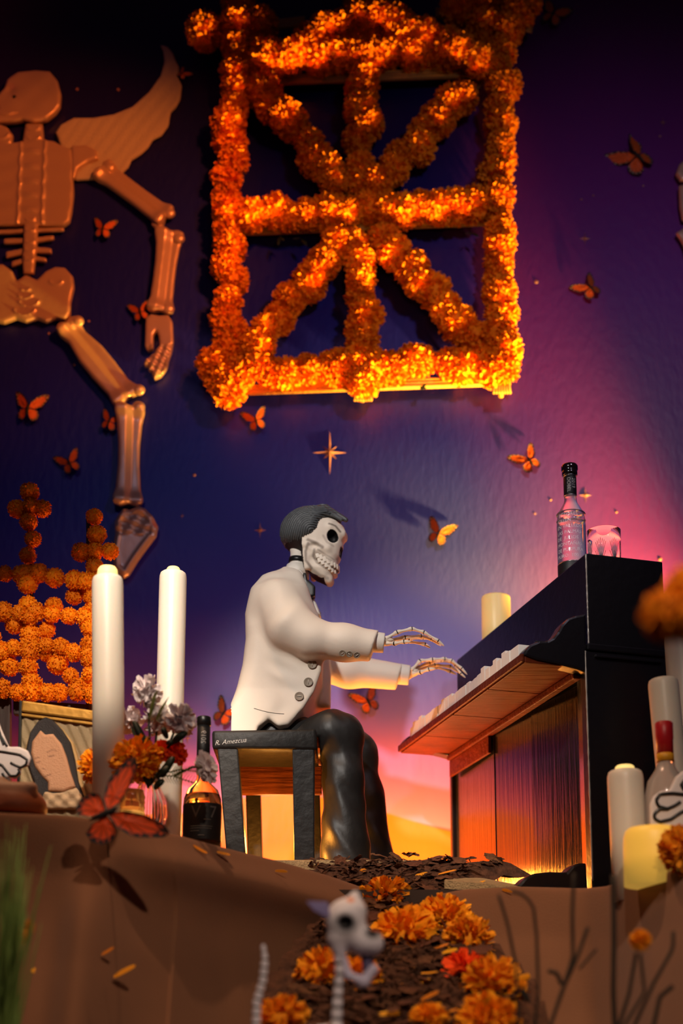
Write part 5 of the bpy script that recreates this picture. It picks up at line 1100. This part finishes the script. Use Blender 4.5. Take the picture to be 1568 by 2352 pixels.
# ------------------------------------------------------------------ the skeleton dog, close to the lens
DY = -1.55; D0 = P(800, 2352, DY); dk = (DY - CAM_Y) / F_PX
dog = thing('skeleton_dog', 'small white skeleton dog ornament with mauve ears, open jaws and banded tail', 'figure', [D0[0] - .05, DY, -.058])
def dp(px, py, w=0): q = P(px, py, DY); return np.array([q[0], DY + w, q[2]])
def dsk(X):
    Xm = np.stack([X[..., 0], DY + np.abs(X[..., 1] - DY), X[..., 2]], -1)
    d = s_ell(X, dp(793, 2115), (46 * dk, 42 * dk, 52 * dk)); d = smin(d, s_ell(X, dp(838, 2165), (36 * dk, 30 * dk, 30 * dk)), .02); d = smin(d, s_cap(X, dp(815, 2058), dp(812, 2085), 12 * dk, 30 * dk), .012)
    d = smin(d, s_ell(X, dp(862, 2168), (18 * dk, 22 * dk, 26 * dk)), .010); d = smin(d, s_cap(X, dp(775, 2160), dp(782, 2200), 24 * dk, 12 * dk), .012)
    d = smax(d, -s_ell(Xm, dp(792, 2125, 42 * dk), (19 * dk, 22 * dk, 17 * dk)), .004); return smax(d, -s_ell(Xm, dp(852, 2146, 10 * dk), (12 * dk, 9 * dk, 10 * dk)), .003)
v, f = nets(dsk, dp(720, 2220) - np.array([0, .06, 0]), dp(900, 2035) + np.array([0, .06, 0]), .0022)
px_, py_ = px_of(np.stack([v[:, 0], np.full(len(v), DY), v[:, 2]], 1)); cc = np.tile(np.array(rgb(238, 232, 236)), (len(v), 1))
def dpaint(m, c): 
    global cc
    cc = cc * (1 - m[:, None]) + np.array(rgb(*c)) * m[:, None]
dpaint(np.clip((py_ - 2150) / 50, 0, 1) * .55, (150, 142, 176)); dpaint(np.clip(1.6 - np.hypot((px_ - 794) / 21, (py_ - 2125) / 19), 0, 1).clip(0, 1), (10, 9, 12)); dpaint(np.clip(1.5 - np.hypot((px_ - 855) / 17, (py_ - 2146) / 13), 0, 1), (12, 11, 14)); dpaint(np.clip(1.4 - np.hypot((px_ - 805) / 9, (py_ - 2070) / 7), 0, 1), (232, 128, 60))
mesh('skull', v, f, M['dog'], dog, True, cc)
jaw = nets(lambda X: smin(smin(s_cap(X, dp(785, 2195), dp(800, 2240), 9 * dk, 9 * dk), s_cap(X, dp(800, 2240), dp(835, 2256), 9 * dk, 13 * dk), .006), s_cap(X, dp(835, 2256), dp(858, 2226), 13 * dk, 12 * dk), .006), dp(765, 2285) - np.array([0, .03, 0]), dp(890, 2180) + np.array([0, .03, 0]), .0022)
mesh('lower_jaw', *jaw, M['dog'], dog, True, np.tile(np.array(rgb(206, 200, 222)), (len(jaw[0]), 1)))
mesh('throat', *tube([dp(842, 2180, .01), dp(845, 2215, .01), dp(842, 2245, .01)], [15 * dk, 14 * dk, 10 * dk], 12), mat('throat_mauve', rgb(92, 84, 118), .6), dog)
earm = mat('ear_mauve', rgb(122, 112, 160), .6)
for w, x in ((-.018, 0), (.03, 12)): mesh('ear', *prism([dp(760 + x, 2112, w), dp(752 + x, 2075, w), dp(703 + x, 2072, w + .005), dp(722 + x, 2096, w)], (0, .006, 0), .001), earm, dog)
def banded(pts, radii, name, n=9):
    P_, s = resample(pts, n * 8); R_ = np.interp(s, np.linspace(0, s[-1], len(radii)), radii) * (1 + .12 * np.abs(np.sin(np.linspace(0, n * PI, len(s))))); v_, f_ = tube(P_, R_, 12); b = np.repeat(np.abs(np.sin(np.linspace(0, n * PI, len(s)))), 12)
    m = (b < .35)[:, None]; mesh(name, v_, f_, M['dog'], dog, True, np.where(m, np.array(rgb(34, 30, 34)), np.array(rgb(232, 226, 232))))
banded([dp(778, 2190), dp(779, 2240), dp(775, 2300), dp(772, 2365)], [11 * dk, 9 * dk, 11 * dk, 13 * dk], 'neck', 7)
banded([dp(602, 2166, .02), dp(607, 2200, .02), dp(602, 2250, .02), dp(588, 2300, .02), dp(586, 2360, .02), dp(600, 2400, .01)], [4 * dk, 8 * dk, 8 * dk, 9 * dk, 10 * dk, 12 * dk], 'tail', 13)
zf = -.058
def dbody(X):
    d = s_cap(X, dp(600, 2400), dp(770, 2385), 28 * dk, 34 * dk)
    for x, w in ((600, -.022), (600, .022), (775, -.025), (775, .025)):
        a = dp(x, 2400, w); k_ = a + np.array([.012 if x < 700 else -.006, 0, -.05]); e = np.array([a[0], a[1], zf + .008]); d = smin(d, smin(s_cap(X, a, k_, .016, .009), s_cap(X, k_, e, .009, .008), .006), .012); d = smin(d, s_ell(X, e + np.array([.008, 0, -.001]), (.016, .009, .008)), .006)
    return d
v, f = nets(dbody, (dp(600, 2400)[0] - .04, DY - .06, zf - .004), (dp(770, 2385)[0] + .05, DY + .06, dp(600, 2330)[2] + .01), .0035)
mesh('body', v, f, M['dog'], dog, True, np.where((np.sin(v[:, :1] * 260) > .55) & (v[:, 2:] > .06), np.array(rgb(34, 30, 34)), np.array(rgb(232, 226, 232))))

# ------------------------------------------------------------------ grass at left, dry stems at right
gr_ = thing('grass_clump', 'clump of thin green grass blades at the bottom left corner', 'grass', [P(15, 2300, -1.55)[0], -1.55, -.055]); rg = random.Random(11)
for i in range(64):
    b = np.array([P(8, 2300, -1.55)[0] + rg.gauss(0, .014), -1.55 + rg.gauss(0, .025), -.055]); tx = rg.choice((rg.uniform(-60, 60), rg.uniform(-10, 120))); t = P(tx, rg.uniform(1880, 2120), -1.55 + rg.gauss(0, .04)); m_ = b * .5 + t * .5; m_[0] = b[0] + (t[0] - b[0]) * .3
    mesh('blade', *tube(resample([b, m_, t], 7)[0], [.0030, .0034, .0034, .0030, .0025, .0016, .0005], 4), M['grass'], gr_)
fl = thing('dried_blossom', 'withered orange blossom caught in the grass clump at left', 'flower', P(55, 2150, -1.5))
put(NEAR[3], 'petals', P(52, 2150, -1.5), (.22, .22, .5), fl); put(NEAR[3], 'petals', P(64, 2128, -1.5), (.26, .2, .14), fl); mesh('stem', *tube([P(50, 2180, -1.5), P(30, 2300, -1.52), [P(20, 2300, -1.52)[0], -1.52, -.055]], .002, 6), M['twig'], fl)
ST = -1.5
dr = thing('dry_stems', 'bunch of thin dark dry stems blurred at the bottom right', 'stems', [P(1400, 2352, ST)[0], ST, -.055])
for pts, r in (([(1145, 2055), (1165, 2120), (1185, 2220), (1190, 2352)], 5), ([(1175, 2048), (1205, 2055), (1225, 2085), (1232, 2150), (1236, 2280), (1228, 2352)], 5), ([(1318, 2005), (1314, 2100), (1316, 2200), (1296, 2260), (1265, 2352)], 6), ([(1350, 2130), (1325, 2200), (1298, 2258), (1262, 2360)], 6), ([(1370, 2180), (1330, 2225)], 4), ([(1408, 2010), (1410, 2150), (1408, 2280), (1412, 2360)], 8), ([(1460, 2190), (1445, 2280), (1420, 2360)], 6), ([(1470, 2190), (1480, 2280), (1430, 2360)], 5), ([(1546, 2140), (1545, 2180), (1500, 2260), (1455, 2360)], 6), ([(1545, 2265), (1515, 2290), (1500, 2360)], 7), ([(1258, 2230), (1278, 2235), (1290, 2262)], 7), ([(1200, 2270), (1215, 2300), (1195, 2275)], 8)):
    E_ = resample([P(*q, ST + .02 * math.sin(pts[0][0])) for q in pts], 16)[0]; E_ = np.vstack([E_, [[E_[-1][0], E_[-1][1], -.055]]]) if pts[-1][1] > 2340 else E_
    mesh('stem', *tube(E_, [r * .5 * (ST - CAM_Y) / F_PX * 1.55] * len(E_), 7), M['twig'], dr)
for x, y, w in ((1470, 2160, 24), (1200, 2262, 9)):
    q = P(x, y, ST); put(NEAR[1], 'blossom', q, (.010 * w / 10, .010 * w / 10, .007 * w / 10) if False else (.38 * w / 24, .38 * w / 24, .3 * w / 24), dr)
